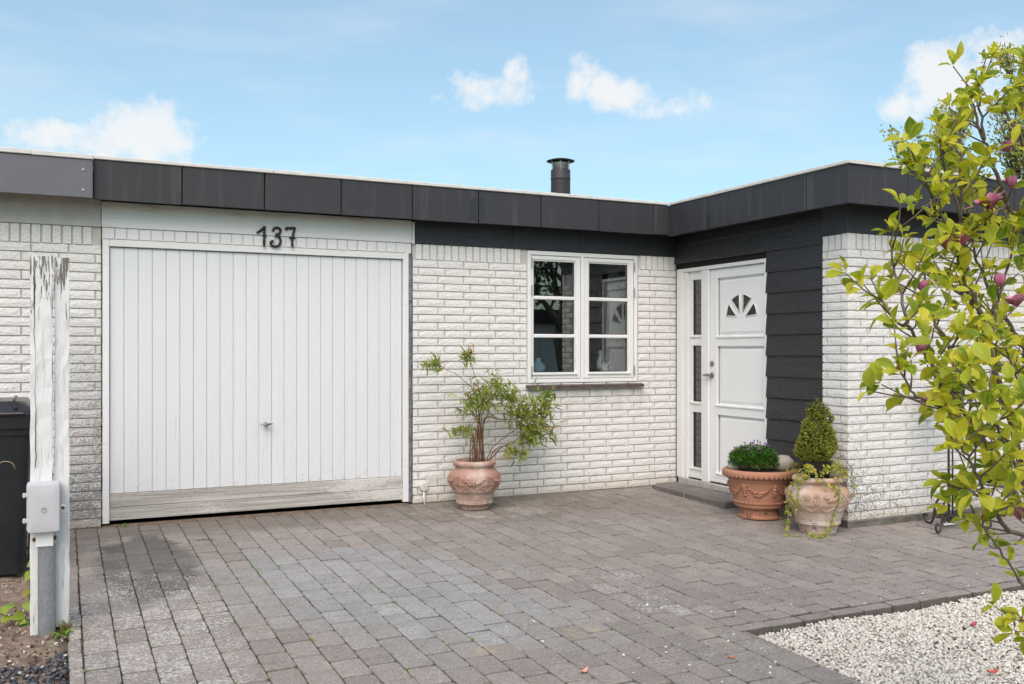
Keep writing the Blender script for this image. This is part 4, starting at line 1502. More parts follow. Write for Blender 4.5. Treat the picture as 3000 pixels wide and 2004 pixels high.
# fan light of four panes
FC = (-.934, 1.600)
def arc(a0, a1, r=.205, n=5):
    return [(FC[0] + r * math.cos(R(a0 + (a1 - a0) * i / n)), FC[1] + r * .97 * math.sin(R(a0 + (a1 - a0) * i / n))) for i in range(n + 1)]
FAN = [[(-.870, 1.603)] + arc(4, 36)[::1], [(-.909, 1.640)] + arc(50, 83), [(-.957, 1.640)] + arc(97, 130), [(-.996, 1.603)] + arc(144, 176)]
for poly in FAN:
    x0 = DX + .0085
    n = len(poly)
    m = MB()
    vs = [(x0, y, z) for y, z in poly] + [(x0 + .003, y, z) for y, z in poly]
    fs = [tuple(range(n)), tuple(range(2 * n - 1, n - 1, -1))] + [(i, (i + 1) % n, n + (i + 1) % n, n + i) for i in range(n)]
    m.add(vs, fs).build('fan_pane', 'fan_glass', top_panel)
    m = MB().tube([(x0 - .001, y, z) for y, z in poly + [poly[0], poly[1]]], .0042, 6)
    m.build('fan_trim', 'door_paint', top_panel, True)
lk = MB()
lk.tube([(DX, -.538, 1.181), (DX - .010, -.538, 1.181)], [.026, .023], 16)
lk.tube([(DX - .010, -.538, 1.181), (DX - .014, -.538, 1.181)], .011, 12)
lk.build('lock', 'steel', lfo, True, 40)
hd = MB()
hd.tube([(DX, -.536, 1.073), (DX - .009, -.536, 1.073)], [.028, .025], 16)
hd.tube([(DX - .006, -.536, 1.073), (DX - .050, -.536, 1.073)], .009, 10)
hd.tube([(DX - .050, -.460, 1.072), (DX - .055, -.500, 1.076), (DX - .055, -.536, 1.076), (DX - .052, -.575, 1.074)], [.006, .012, .014, .008], 10)
hd.build('handle', 'steel', lfo, True, 40)
bx('door_sill', XF - .004, XF + .12, -1.30, -.045, .024, .0815, 'concrete', house, .006)
bx('door_wall_base', XF + .004, XF + .12, -1.944, -.02, -.1, .0235, 'concrete', house, 0)
bx('door_corner_strip', XF + .006, XF + .10, -.0155, .008, .08, 2.09, 'dark_gap', house, 0)

# ---- black timber cladding beside and over the door
sdg = MB().box(2.712, 2.85, -1.945, -1.308, .02, 2.40).box(2.7125, 2.85, -1.308, .008, 2.085, 2.40).build('siding', 'dark_gap', house)
def clad(y0, y1, z0, z1):
    """tapered feather-edge board, thick edge down"""
    a, b = min(y0, y1), max(y0, y1)
    m = MB()
    v = []
    n = 5
    for i in range(n + 1):
        y = a + (b - a) * i / n
        wv = 0.0
        v += [(2.683 + wv, y, z0), (2.699 + wv, y, z1), (2.7115, y, z1), (2.7115, y, z0), (2.686 + wv, y, z0 - .004)]
    fs = []
    for i in range(n):
        for k in range(5):
            k2 = (k + 1) % 5
            fs.append((i * 5 + k, i * 5 + k2, (i + 1) * 5 + k2, (i + 1) * 5 + k))
    fs += [(0, 1, 2, 3, 4), tuple(n * 5 + k for k in range(5))]
    m.add(v, fs).build('siding_board', 'black_siding', sdg)
z = .034
EX = .1755
while z < 2.38:
    zt = min(z + EX + .012, 2.402)
    if z > 2.08 - .06 and z < 2.09:
        clad(-1.306, -1.943, z, 2.0865)
        clad(0.004, -1.943, 2.0875, zt)
    elif z > 2.08:
        clad(0.004, -1.943, z, zt)
    else:
        clad(-1.300 - fr_.uniform(0, .006), -1.943, z, zt)
    z += EX

# ---- stove flue on the roof
fl = MB()
fl.lathe([(.118, 2.64), (.118, 2.70), (.103, 2.72), (.100, 3.05), (.1005, 3.06), (.104, 3.065), (.104, 3.075), (.101, 3.08), (.101, 3.160), (.098, 3.165), (.075, 3.166)], 28, 1.972, 1.0)
flo = fl.build('flue', 'fascia_dark', house, True, 35)
cw = MB()
cw.lathe([(.072, 3.15), (.078, 3.16), (.080, 3.195), (.086, 3.215), (.086, 3.235), (.070, 3.238)], 24, 1.972, 1.0)
for i in range(6):
    a = i * math.pi / 3
    cw.tube([(1.972 + .095 * math.cos(a), 1 + .095 * math.sin(a), 3.155), (1.972 + .098 * math.cos(a), 1 + .098 * math.sin(a), 3.25)], .006, 6)
cw.build('cowl', 'steel', flo, True, 35)
cp = MB().lathe([(.145, 3.253), (.146, 3.257), (.10, 3.272), (.02, 3.282), (.001, 3.283)], 28, 1.972, 1.0)
cp.build('rain_cap', 'fascia_dark', flo, True, 50)

# ---- step of pavers at the door
stp = thing('door_step', 'low step of dark grey pavers below the white front door', 'step', (2.35, -.64, 0))
def sbox(m, x0, x1, y0, y1, z0, z1, t):
    m.box(x0 - 2.35, x1 - 2.35, y0 + .64, y1 + .64, z0, z1, .006, t)
for i in range(6):
    y1 = -.105 - i * .181
    m = MB()
    t = tuple(np.array((.155, .143, .135)) * fr_.uniform(.85, 1.1))
    sbox(m, 2.345, 2.44, y1 - .178, y1, -.06, .034 - .002 * i + fr_.uniform(-.002, .002), t)
    m.build('step_paver', 'paver', stp)
for i in range(6):
    y1 = -.03 - i * .193
    if y1 < -1.15: break
    m = MB()
    t = tuple(np.array((.155, .143, .135)) * fr_.uniform(.85, 1.1))
    sbox(m, 2.443, 2.69, y1 - .190, y1, -.06, .033 - .002 * i + fr_.uniform(-.002, .002), t)
    m.build('step_paver', 'paver', stp)
# ================================================================== THINGS BY THE HOUSE
# ---- two weathered posts by the kerb
def post(name, label, x0, x1, y0, y1, z0, z1, seed):
    r = random.Random(seed)
    lx, ly = (x0 + x1) / 2, (y0 + y1) / 2
    m = MB()
    n = 26
    prof = [(x0, y0), (x0 + .004, y0 - .002), ((x0 + x1) / 2, y0 - .002), (x1 - .004, y0 - .002), (x1, y0), (x1, y1), (x0, y1)]
    vs = []
    for i in range(n + 1):
        z = z0 + (z1 - z0) * i / n
        for k, (a, b) in enumerate(prof):
            j = .0022 if 0 < i < n else .0012
            vs.append((a - lx + r.uniform(-j, j), b - ly + r.uniform(-j, j), z + (r.uniform(-.006, .004) if i in (0, n) else 0)))
    K = len(prof)
    fs = []
    for i in range(n):
        for k in range(K):
            k2 = (k + 1) % K
            fs.append((i * K + k, i * K + k2, (i + 1) * K + k2, (i + 1) * K + k))
    fs += [tuple(range(K))[::-1], tuple(n * K + k for k in range(K))]
    o = m.add(vs, fs).build(name, 'peeling_paint')
    o.location = (lx, ly, 0)
    return tag(o, label, 'post', 'weathered posts by the kerb')
pa = post('wooden_post', 'weathered white post with long crack, carrying the grey cable cabinet', -2.806, -2.7085, -2.42, -2.335, -.09, 1.765, 1)
# the long drying crack down its face
ck = MB()
r_ = random.Random(9)
zc = 1.757
cxx = -.032
L, Rr = [], []
while zc > .72:
    wd = .0022 + .0012 * math.sin(zc * 9) + (.0016 if zc > 1.5 else 0)
    L.append((cxx - wd * .5, -.0468, zc)); Rr.append((cxx + wd * .5, -.0468, zc))
    zc -= .02
    cxx += r_.uniform(-.0022, .0031)
nn = len(L)
ck.add(L + Rr, [(i, i + 1, nn + i + 1, nn + i) for i in range(nn - 1)]).build('crack', 'dark_gap', pa, recalc=False)
pb = post('wooden_post', 'narrower weathered white post on the drive side of the pair', -2.7010, -2.6345, -2.395, -2.315, -.052, 1.758, 2)
tag(MB().blob((-2.668, -2.36, -.10), .075, r_, .2, (.9, .9, .6), 12, 6).build('mossy_stump', 'moss', None, True), 'mossy stump of earth under the short white post', 'moss')

# ---- cable cabinet on its galvanised channel
cb = thing('cable_cabinet', 'pale grey metal cable cabinet with round emblem on a galvanised channel', 'cabinet', (-2.745, -2.46, 0))
def round_plate(m, x0, x1, z0, z1, y0, y1, rad, bulge=.0, n=6):
    pts = []
    for cx_, cz_, a0 in ((x1 - rad, z1 - rad, 0), (x0 + rad, z1 - rad, 90), (x0 + rad, z0 + rad, 180), (x1 - rad, z0 + rad, 270)):
        for i in range(n + 1):
            a = R(a0 + 90 * i / n)
            pts.append((cx_ + rad * math.cos(a), cz_ + rad * math.sin(a)))
    N_ = len(pts)
    vs = []
    mx, mz = (x0 + x1) / 2, (z0 + z1) / 2
    for ins, y in ((1.0, y1), (1.0, y0 + .006), (.975, y0 + .001), (.94, y0), (.5, y0 - bulge)):
        vs += [(mx + (a - mx) * ins, y, mz + (b - mz) * ins) for a, b in pts]
    vs.append((mx, y0 - bulge * 1.2, mz))
    fs = [tuple(range(N_))]
    for i in range(4):
        for k in range(N_):
            k2 = (k + 1) % N_
            fs.append((i * N_ + k, i * N_ + k2, (i + 1) * N_ + k2, (i + 1) * N_ + k))
    for k in range(N_):
        fs.append((4 * N_ + k, 4 * N_ + (k + 1) % N_, 5 * N_))
    m.add(vs, fs)
m = MB(); round_plate(m, -.071, .068, .436, .666, -.055, -.03, .014, .003)
lid_ = m.build('cabinet_cover', 'cabinet_grey', cb, True, 40)
m = MB(); round_plate(m, -.075, .071, .440, .672, -.028, .035, .014)
m.build('cabinet_box', 'cabinet_grey', cb, True, 40)
for z_ in (.618, .497):
    m = MB().box(-.091, -.069, -.05, -.035, z_ - .009, z_ + .009, .002).tube([(-.084, -.043, z_ - .012), (-.084, -.043, z_ + .012)], .005, 8)
    m.build('hinge', 'cabinet_grey', cb)
m = MB().tube([(.080, -.022, .549), (.080, -.050, .549)], [.014, .013], 14)
lo_ = m.build('lock', 'cabinet_grey', cb, True, 40)
MB().tube([(.080, -.049, .549), (.080, -.052, .549)], .0095, 12).build('lock_core', 'iron', lo_)
em = MB()
ring = [(.000 + .0115 * math.cos(a), -.0605, .546 + .0115 * math.sin(a)) for a in np.linspace(0, 2 * math.pi, 25)]
em.tube(ring, .0011, 5)
em.box(-.0009, .0009, -.0612, -.058, .5385, .5525)
em.tube([(-.0065, -.0605, .5495), (-.004, -.0605, .5525), (.004, -.0605, .5525), (.0065, -.0605, .5495)], .0009, 5)
em.build('emblem', 'emblem_grey', lid_)
bx('mount_plate', -.036, .040, -.012, .036, .362, .437, 'white_paint', cb, .002)
for a, b in ((-.043, .394), (.046, .396)):
    MB().tube([(a, .034, b), (a, -.004, b)], [.0085, .0075], 7).build('bolt', 'rust', cb)
ch = MB()
sec = [(-.0275, .034), (-.0275, .012), (-.022, .004), (-.010, -.003), (.011, -.006), (.032, -.003), (.044, .004), (.0495, .012), (.0495, .034), (.0465, .034), (.0465, .013), (.042, .007), (.031, .000), (.011, -.003), (-.009, .000), (-.020, .007), (-.0245, .013), (-.0245, .034)]
nS = len(sec)
ch.add([(a, b, z_) for z_ in (-.13, .363) for a, b in sec], [(i, (i + 1) % nS, nS + (i + 1) % nS, nS + i) for i in range(nS)])
ch.build('channel', 'galvanised', cb, True, 35)

# ---- wheelie bin
bn = thing('wheelie_bin', 'black plastic wheelie bin with ribbed lid behind the white posts', 'bin', (-3.09, -1.02, -.03))
def taper(m, b, t, z0, z1, rad0, rad1, n=5, caps=True):
    def loop(w_, d_, rad):
        pts = []
        for sx, sy, a0 in ((1, 1, 0), (-1, 1, 90), (-1, -1, 180), (1, -1, 270)):
            for i in range(n + 1):
                a = R(a0 + 90 * i / n)
                pts.append((sx * (w_ - rad) + rad * math.cos(a), sy * (d_ - rad) + rad * math.sin(a)))
        return pts
    A, B_ = loop(*b, rad0), loop(*t, rad1)
    N_ = len(A)
    vs = [(x, y, z0) for x, y in A] + [(x, y, z1) for x, y in B_]
    fs = [(k, (k + 1) % N_, N_ + (k + 1) % N_, N_ + k) for k in range(N_)]
    if caps: fs += [tuple(range(N_))[::-1], tuple(N_ + k for k in range(N_))]
    m.add(vs, fs)
m = MB(); taper(m, (.215, .25), (.262, .31), .02, .88, .05, .05)
m.build('bin_body', 'bin_plastic', bn, True, 40)
m = MB(); taper(m, (.282, .335), (.286, .34), .88, .955, .035, .035); taper(m, (.266, .318), (.268, .32), .84, .88, .04, .04)
m.build('rim', 'bin_plastic', bn, True, 40)
m = MB(); taper(m, (.290, .345), (.288, .342), .957, .985, .035, .035); taper(m, (.280, .33), (.225, .27), .985, 1.035, .035, .06)
for i in range(4):
    m.tube([(-.18 + .12 * i, -.325, .99), (-.17 + .113 * i, -.27, 1.03), (-.16 + .107 * i, .2, 1.04)], .012, 6)
m.tube([(-.22, -.347, .967), (.22, -.347, .967)], .012, 8)
m.build('lid', 'bin_lid', bn, True, 40)
m = MB().tube([(-.25, .36, .93), (.25, .36, .93)], .016, 8)
m.build('handle', 'bin_plastic', bn)
for s in (-1, 1):
    m = MB().tube([(s * .23, .24, .10), (s * .29, .24, .10)], .10, 20)
    w_ = m.build('wheel', 'rubber', bn, True, 40)
# bent straws caught on it and lying about
def twig(name, label, pts, rad, mat='straw', cat='twig', grp=None):
    pts = [Vector(p) for p in pts]
    o = MB().tube([p - pts[0] for p in smooth_line([tuple(q) for q in pts], 4)], rad, 5).build(name, mat, None, True)
    o.location = pts[0]
    return tag(o, label, cat, grp)
twig('straw', 'curved dry stem arching over the black bin front', [(-3.02, -1.375, .62), (-2.98, -1.40, .665), (-2.93, -1.41, .66), (-2.91, -1.40, .62)], .0022, cat='stem')
twig('straw', 'pale dry stem lying on the soil nearest the slate chippings', [(-3.02, -2.45, -.045), (-2.93, -2.30, -.038), (-2.86, -2.17, -.03)], .0032, cat='stem')
twig('straw', 'pale dry stem lying just below the black bin', [(-3.08, -1.50, -.015), (-2.97, -1.46, -.02), (-2.90, -1.45, -.022)], .003, cat='stem')
twig('straw', 'thin white dry stem on the soil below the bin', [(-3.10, -1.72, -.03), (-2.98, -1.66, -.03), (-2.90, -1.64, -.03)], .0018, cat='stem')
twig('straw', 'dry stem resting against the front of the door step', [(2.29, -.69, -.010), (2.315, -.655, .012), (2.335, -.63, .034)], .003, cat='stem')
twig('twig', 'thin looped dry twig on the paving before the garage door', [(-1.70, -.98, -.018), (-1.72, -.90, -.016), (-1.67, -.84, -.014), (-1.57, -.86, -.016), (-1.56, -.90, -.018)], .0016)
twig('twig', 'short dark twig on the paving left of the looped one', [(-1.83, -.72, -.012), (-1.78, -.70, -.012), (-1.72, -.72, -.013)], .002, 'bark_dark')

# ---- round junction box with conduit on the wall
jb = thing('junction_box', 'round cream junction box with short conduit low on the brick wall', 'junction box', (.094, -.012, .146))
MB().tube([(0, .012, 0), (0, -.024, 0), (0, -.028, 0)], [.036, .036, .032], 24).build('cover', 'conduit', jb, True, 35)
MB().tube([(0, -.027, 0), (0, -.030, 0)], .005, 8).build('screw', 'hinge_grey', jb)
m = MB().tube([(-.034, .008, .010), (-.034, -.014, .010)], .008, 8).tube([(.034, .008, -.014), (.034, -.014, -.014)], .008, 8)
m.build('lug', 'conduit', jb)
MB().tube([(0, -.010, -.034), (.004, -.010, -.09), (.008, -.012, -.158)], .0095, 10).build('conduit', 'cable_white', jb, True)
m = MB().tube(smooth_line([(.030, -.010, .020), (.032, -.012, .052), (.034, -.010, .0635), (.06, -.010, .066), (.26, -.010, .067), (.50, -.010, .067)], 3), .0032, 6)
m.build('cable', 'cable_white', jb, True)

# ---- terracotta pots
def prof_r(prof, z):
    for (r0, z0), (r1, z1) in zip(prof[:-1], prof[1:]):
        if z0 <= z <= z1 and z1 > z0:
            return r0 + (r1 - r0) * (z - z0) / (z1 - z0)
    return prof[-1][0]
def dense(prof, per=.012):
    out = []
    for (r0, z0), (r1, z1) in zip(prof[:-1], prof[1:]):
        n = max(1, int(math.hypot(r1 - r0, z1 - z0) / per))
        for i in range(n):
            out.append((r0 + (r1 - r0) * i / n, z0 + (z1 - z0) * i / n))
    return out + [prof[-1]]
def on(prof, a, z, lift=0.0):
    r = prof_r(prof, z) + lift
    return (r * math.cos(a), r * math.sin(a), z)
def rosette(m, prof, a, z, s, n=8):
    c = Vector(on(prof, a, z, s * .10))
    rad = Vector((math.cos(a), math.sin(a), 0)); tan = Vector((-math.sin(a), math.cos(a), 0)); up = Vector((0, 0, 1))
    for i in range(n):
        t = 2 * math.pi * i / n
        d = tan * math.cos(t) + up * math.sin(t)
        M = Matrix((d, rad.cross(d), rad)).transposed()
        m.blob(c + d * s * .62, s * .38, None, 0, (1.15, .72, .5), 6, 4, rot=M)
    m.blob(c + rad * s * .1, s * .27, None, 0, (1, 1, 1), 6, 4)
def swag(m, prof, a0, a1, z, sag, s, r):
    n = 13
    for i in range(n + 1):
        t = i / n
        a = a0 + (a1 - a0) * t
        zz = z - sag * (1 - (2 * t - 1) ** 2)
        k = .55 + .6 * (1 - (2 * t - 1) ** 2)
        for _ in range(3):
            m.blob(Vector(on(prof, a + r.uniform(-.025, .025), zz + r.uniform(-s, s) * k * .7, s * .05)), s * k * r.uniform(.55, .8), r, .2, (1, 1, .9), 6, 4)
def band_leaf(m, prof, z, h, n, out):
    for i in range(n):
        a = 2 * math.pi * i / n
        for d, k in ((0, 1.0), (.35, .6)):
            b = a + d * 2 * math.pi / n
            M = Matrix.Rotation(b, 3, 'Z')
            m.blob(Vector(on(prof, b, z, out)), h * .55 * k, None, 0, (.5, .62, 1), 6, 4, rot=M)
def zigzag(m, prof, z0, z1, n, rad):
    for i in range(n):
        a0 = 2 * math.pi * i / n; a1 = a0 + math.pi / n; a2 = a0 + 2 * math.pi / n
        for off in (0.0, .022, .044):
            m.tube([on(prof, a0 + off, z1 - .002, .001), on(prof, (a0 + a1) / 2 + off, (z0 + z1) / 2, .001), on(prof, a1 - .022 + off, z0 + .004, .001)], rad, 5)
            m.tube([on(prof, a1 + .022 + off, z0 + .004, .001), on(prof, (a1 + a2) / 2 + off, (z0 + z1) / 2, .001), on(prof, a2 + off, z1 - .002, .001)], rad, 5)
def pot_shell(prof, inner, n=56):
    """closed shell with an open mouth: outer profile up, inner wall back down"""
    return MB().lathe(dense(prof) + inner, n)

rp = random.Random(31)
# 1: urn with the bamboo-like shrub
P1 = [(.108, 0), (.120, .004), (.126, .020), (.133, .040), (.150, .048), (.154, .055), (.150, .061), (.153, .066), (.150, .072), (.168, .140), (.184, .150), (.188, .154), (.205, .205), (.211, .211), (.212, .215), (.214, .270), (.207, .295), (.184, .318), (.164, .330), (.158, .342), (.160, .352), (.172, .360), (.178, .372), (.178, .386), (.171, .398), (.158, .403)]
t1 = thing('terracotta_pot', 'weathered pink terracotta urn with garland relief against the brick wall', 'pot', (.418, -.355, gz(-.35)), 1.1)
pot_shell(P1, [(.145, .396), (.140, .372), (.142, .345)]).build('vessel', 'terracotta_old', t1, True, 50)
for i in range(5):
    a = 2 * math.pi * i / 5
    m = MB(); swag(m, P1, a + .16, a + 1.10, .268, .036, .017, rp); m.build('garland', 'terracotta_old', t1, True, 60)
    m = MB()
    for dz_ in (0, -.022, -.042): rosette(m, P1, a, .272 + dz_, .019, 6)
    m.build('rosette', 'terracotta_old', t1, True, 60)
m = MB(); zigzag(m, P1, .155, .205, 11, .0042); m.build('zigzag_band', 'terracotta_old', t1, True, 60)
MB().lathe([(.001, .350), (.142, .350), (.142, .352), (.001, .362)], 24).build('potting_soil', 'potting_soil', t1)

# 2: wide flared planter
P2 = [(.140, 0), (.158, .004), (.166, .014), (.164, .028), (.150, .034), (.150, .070), (.152, .084), (.185, .092), (.194, .100), (.196, .112), (.188, .120), (.196, .126), (.212, .200), (.232, .275), (.243, .308), (.252, .316), (.252, .324), (.262, .330), (.285, .345), (.291, .360), (.289, .380), (.277, .392), (.264, .395)]
t2 = thing('terracotta_pot', 'wide orange terracotta planter with garland relief beside the front door', 'pot', (2.375, -1.585, gz(-1.58)), .35)
pot_shell(P2, [(.250, .390), (.244, .372), (.242, .33)], 64).build('vessel', 'terracotta_new', t2, True, 50)
for i in range(6):
    a = 2 * math.pi * i / 6
    m = MB(); swag(m, P2, a + .12, a + .92, .272, .060, .0175, rp); m.build('garland', 'terracotta_new', t2, True, 60)
    m = MB()
    for dz_ in (.012, -.010, -.034, -.056): m.blob(Vector(on(P2, a, .262 + dz_, .004)), .021 - abs(dz_) * .1, rp, .25, (.8, 1, 1), 7, 5)
    m.build('mask_relief', 'terracotta_new', t2, True, 60)
    m = MB(); rosette(m, P2, a + .52, .052, .017, 6); m.build('rosette', 'terracotta_new', t2, True, 60)
m = MB(); band_leaf(m, P2, .136, .026, 40, .003); m.build('leaf_band', 'terracotta_new', t2, True, 60)
m = MB()
for i in range(44):
    a = 2 * math.pi * i / 44
    M = Matrix.Rotation(a, 3, 'Z')
    m.blob(Vector((.281 * math.cos(a), .281 * math.sin(a), .352)), .017, None, 0, (.75, .80, 1.15), 7, 5, rot=M)
m.build('egg_moulding', 'terracotta_new', t2, True, 60)
m = MB()
for i in range(44):
    a = 2 * math.pi * i / 44
    m.blob(Vector((.160 * math.cos(a), .160 * math.sin(a), .012)), .011, None, 0, (.9, .9, 1.0), 6, 4, rot=Matrix.Rotation(a, 3, 'Z'))
m.build('foot_moulding', 'terracotta_new', t2, True, 60)
MB().lathe([(.001, .372), (.246, .372), (.246, .374), (.001, .386)], 24).build('potting_soil', 'potting_soil', t2)

# 3: bulbous pale urn with ivy
P3 = [(.115, 0), (.130, .003), (.135, .030), (.146, .058), (.162, .070), (.165, .077), (.161, .082), (.165, .088), (.163, .094), (.184, .150), (.195, .172), (.199, .176), (.216, .214), (.222, .220), (.228, .270), (.227, .298), (.214, .325), (.186, .344), (.164, .352), (.159, .362), (.162, .372), (.178, .379), (.186, .392), (.184, .406), (.174, .415), (.160, .418)]
t3 = thing('terracotta_pot', 'bulbous pale terracotta urn with rosettes and trailing ivy at the brick corner', 'pot', (2.418, -2.185, gz(-2.18)), -.2)
pot_shell(P3, [(.148, .410), (.144, .39), (.145, .36)]).build('vessel', 'terracotta_pale', t3, True, 50)
for i in range(5):
    a = 2 * math.pi * i / 5
    for da, z_, s_ in ((.05, .285, .027), (.36, .292, .021), (.36, .252, .024)):
        m = MB(); rosette(m, P3, a + da, z_, s_, 8); m.build('rosette', 'terracotta_pale', t3, True, 60)
    m = MB(); swag(m, P3, a + .58, a + 1.06, .292, .028, .015, rp); m.build('garland', 'terracotta_pale', t3, True, 60)
m = MB(); zigzag(m, P3, .174, .214, 12, .0035); m.build('zigzag_band', 'terracotta_pale', t3, True, 60)
MB().lathe([(.001, .372), (.146, .372), (.146, .374), (.001, .384)], 24).build('potting_soil', 'potting_soil', t3)

# stones in the wide planter
def stone(name, label, loc, r, sq, seed):
    q = random.Random(seed)
    o = MB().blob((0, 0, 0), r, q, .07, sq, 16, 10).build(name, 'field_stone', None, True)
    o.location = loc
    return tag(o, label, 'stone')
stone('fieldstone', 'rounded beige fieldstone lying in the wide planter beside the flowers', (2.375 + .150, -1.585 - .105, .398), .082, (1.1, 1.0, .85), 3)
stone('fieldstone', 'rough grey stone half hidden at the door side of the wide planter', (2.375 - .17, -1.585 + .10, .372), .050, (1.1, 1.0, .75), 4)

# nursery pot in the urn
np_ = thing('nursery_pot', 'black plastic nursery pot holding the small conical spruce', 'pot', (2.435, -2.165, .325))
MB().lathe([(.080, 0), (.082, .002), (.098, .13), (.104, .131), (.106, .150), (.098, .152), (.094, .148), (.090, .13)], 28).build('vessel', 'black_plastic', np_, True, 40)
MB().lathe([(.001, .132), (.091, .132), (.091, .134), (.001, .140)], 18).build('potting_soil', 'potting_soil', np_)

# ---- wrought iron plant stand
ps = thing('plant_stand', 'black wrought iron plant stand with scrolled feet before the brick wing', 'plant stand', (3.41, -2.53, gz(-2.53)))
def spiral(c, r0, r1, a0, a1, n, axis):
    out = []
    for i in range(n + 1):
        t = i / n
        a = a0 + (a1 - a0) * t
        r = r0 + (r1 - r0) * t
        out.append(Vector(c) + axis * (r * math.cos(a)) + Vector((0, 0, r * math.sin(a))))
    return out
for i in range(3):
    a = R(200 + 120 * i)
    ax = Vector((math.cos(a), math.sin(a), 0))
    lg = MB()
    pts = [ax * .02 + Vector((0, 0, .26)), ax * .06 + Vector((0, 0, .235)), ax * .13 + Vector((0, 0, .205)), ax * .165 + Vector((0, 0, .14)), ax * .175 + Vector((0, 0, .07)), ax * .20 + Vector((0, 0, .022)), ax * .24 + Vector((0, 0, .012)), ax * .275 + Vector((0, 0, .03)), ax * .285 + Vector((0, 0, .06)), ax * .262 + Vector((0, 0, .078)), ax * .243 + Vector((0, 0, .064))]
    lg.tube(smooth_line([tuple(q) for q in pts], 4), .0085, 7)
    lg.tube(spiral(ax * .128 + Vector((0, 0, .105)), .042, .010, math.pi * .1, -math.pi * 3.2, 26, ax), .0065, 6)
    lg.tube(spiral(ax * .060 + Vector((0, 0, .125)), .030, .008, math.pi * 1.0, -math.pi * 2.1, 20, ax), .006, 6)
    lg.tube(spiral(ax * .010 + Vector((0, 0, .09)), .045, .012, math.pi * .5, -math.pi * 2.2, 20, ax), .006, 6)
    lg.build('scrolled_foot', 'iron', ps, True)
    o = ax * .018
    MB().tube([o + Vector((0, 0, .08)), o + Vector((0, 0, .95))], .0065, 6).build('upright', 'iron', ps, True)
m = MB().lathe([(.035, .10), (.038, .10), (.038, .115), (.035, .115)], 14)
m.lathe([(.035, .262), (.038, .262), (.038, .277), (.035, .277)], 14)
m.build('collar', 'iron', ps)
bk = MB()
for z_, r_b in ((.95, .10), (1.02, .125)):
    bk.tube([(r_b * math.cos(t), r_b * math.sin(t), z_) for t in np.linspace(0, 2 * math.pi, 29)], .006, 6)
for i in range(10):
    a = 2 * math.pi * i / 10
    ax = Vector((math.cos(a), math.sin(a), 0))
    bk.tube(smooth_line([tuple(ax * .02 + Vector((0, 0, .945))), tuple(ax * .10 + Vector((0, 0, .945))), tuple(ax * .13 + Vector((0, 0, .98))), tuple(ax * .125 + Vector((0, 0, 1.02)))], 3), .0045, 5)
    bk.tube(spiral(ax * .150 + Vector((0, 0, 1.0)), .024, .008, math.pi, math.pi * 3.4, 14, ax), .0042, 5)
bk.build('basket', 'iron', ps, True)
# side arm with lower tray
ar = MB()
ar.tube(smooth_line([(.01, 0, .40), (.16, -.03, .42), (.32, -.06, .40), (.42, -.08, .33)], 4), .0065, 6)
ar.tube([(.42 + .10 * math.cos(t), -.08 + .10 * math.sin(t), .33) for t in np.linspace(0, 2 * math.pi, 25)], .006, 6)
ar.build('side_arm', 'iron', ps, True)
def bucket(label, loc, r, h):
    b = thing('planter', label, 'pot', loc)
    MB().lathe([(r * .74, 0), (r * .76, .003), (r * .98, h * .9), (r * 1.06, h * .905), (r * 1.07, h), (r * .98, h), (r * .95, h * .88)], 28).build('vessel', 'black_plastic', b, True, 40)
    MB().lathe([(.001, h * .86), (r * .94, h * .86), (r * .94, h * .87), (.001, h * .9)], 18).build('potting_soil', 'potting_soil', b)
    return b
bucket('black planter sitting in the basket on top of the iron stand', (3.41, -2.53, gz(-2.53) + .952), .115, .17)
bucket('small black planter on the side arm of the iron stand', (3.83, -2.61, gz(-2.53) + .335), .095, .14)

# ---- things inside the window
vz = thing('vase', 'pale blue round vase standing inside the window', 'vase', (1.262, .125, 1.094))
MB().lathe([(.030, 0), (.036, .002), (.062, .035), (.066, .055), (.055, .085), (.028, .105), (.022, .125), (.026, .138), (.020, .138)], 28, tint=(.34, .56, .62)).build('body', 'ceramic', vz, True)
bd = thing('bird_jug', 'white ceramic bird shaped jug with blue pattern inside the window', 'jug', (1.948, .112, 1.094))
m = MB()
def tb(x, y, z):
    return (.88, .88, .86)
path = [(-.052, 0, .030), (-.02, 0, .045), (.018, 0, .050), (.050, 0, .066), (.064, 0, .098)]
m.tube(smooth_line(path, 4), [.012, .030, .042, .050, .055, .058, .060, .060, .058, .055, .052, .048, .040, .034, .026, .021, .016], 14, tint=(.88, .88, .86))
neck = smooth_line([(-.030, 0, .05), (-.044, 0, .095), (-.036, 0, .135), (-.030, 0, .165), (-.040, 0, .195), (-.050, 0, .205)], 3)
m.tube(neck, [.046, .042, .038, .034, .028, .025, .022, .020, .018, .020, .022, .024, .022, .018, .014, .008][:len(neck)], 12, tint=(.88, .88, .86))
m.tube([(-.052, 0, .176), (-.085, 0, .170)], [.010, .003], 8, tint=(.15, .22, .48))
jb_ = m.build('body', 'ceramic', bd, True)
q = random.Random(2)
mk = MB()
for c in ((-.010, -.048, .060), (.020, -.055, .052), (.045, -.046, .075), (-.040, -.040, .10), (-.03, -.026, .14), (.03, -.048, .028)):
    for k in range(3):
        mk.blob((c[0] + q.uniform(-.009, .009), c[1] - .004, c[2] + q.uniform(-.009, .009)), q.uniform(.006, .010), q, .2, (1, .35, 1), 7, 4, tint=(.05, .10, .34))
mk.build('blue_pattern', 'ceramic', jb_, True)
ct = MB()
n = 40
vs = []
for i in range(n + 1):
    x = 2.16 + .22 * i / n
    for z in (.9, 2.25):
        vs.append((x + (0 if z > 1.5 else -.04), .36 + .022 * math.sin(i * 1.25), z))
ct.add(vs, [(2 * i, 2 * i + 2, 2 * i + 3, 2 * i + 1) for i in range(n)])
c_o = ct.build('curtain', 'curtain_cloth', None, True, recalc=False)
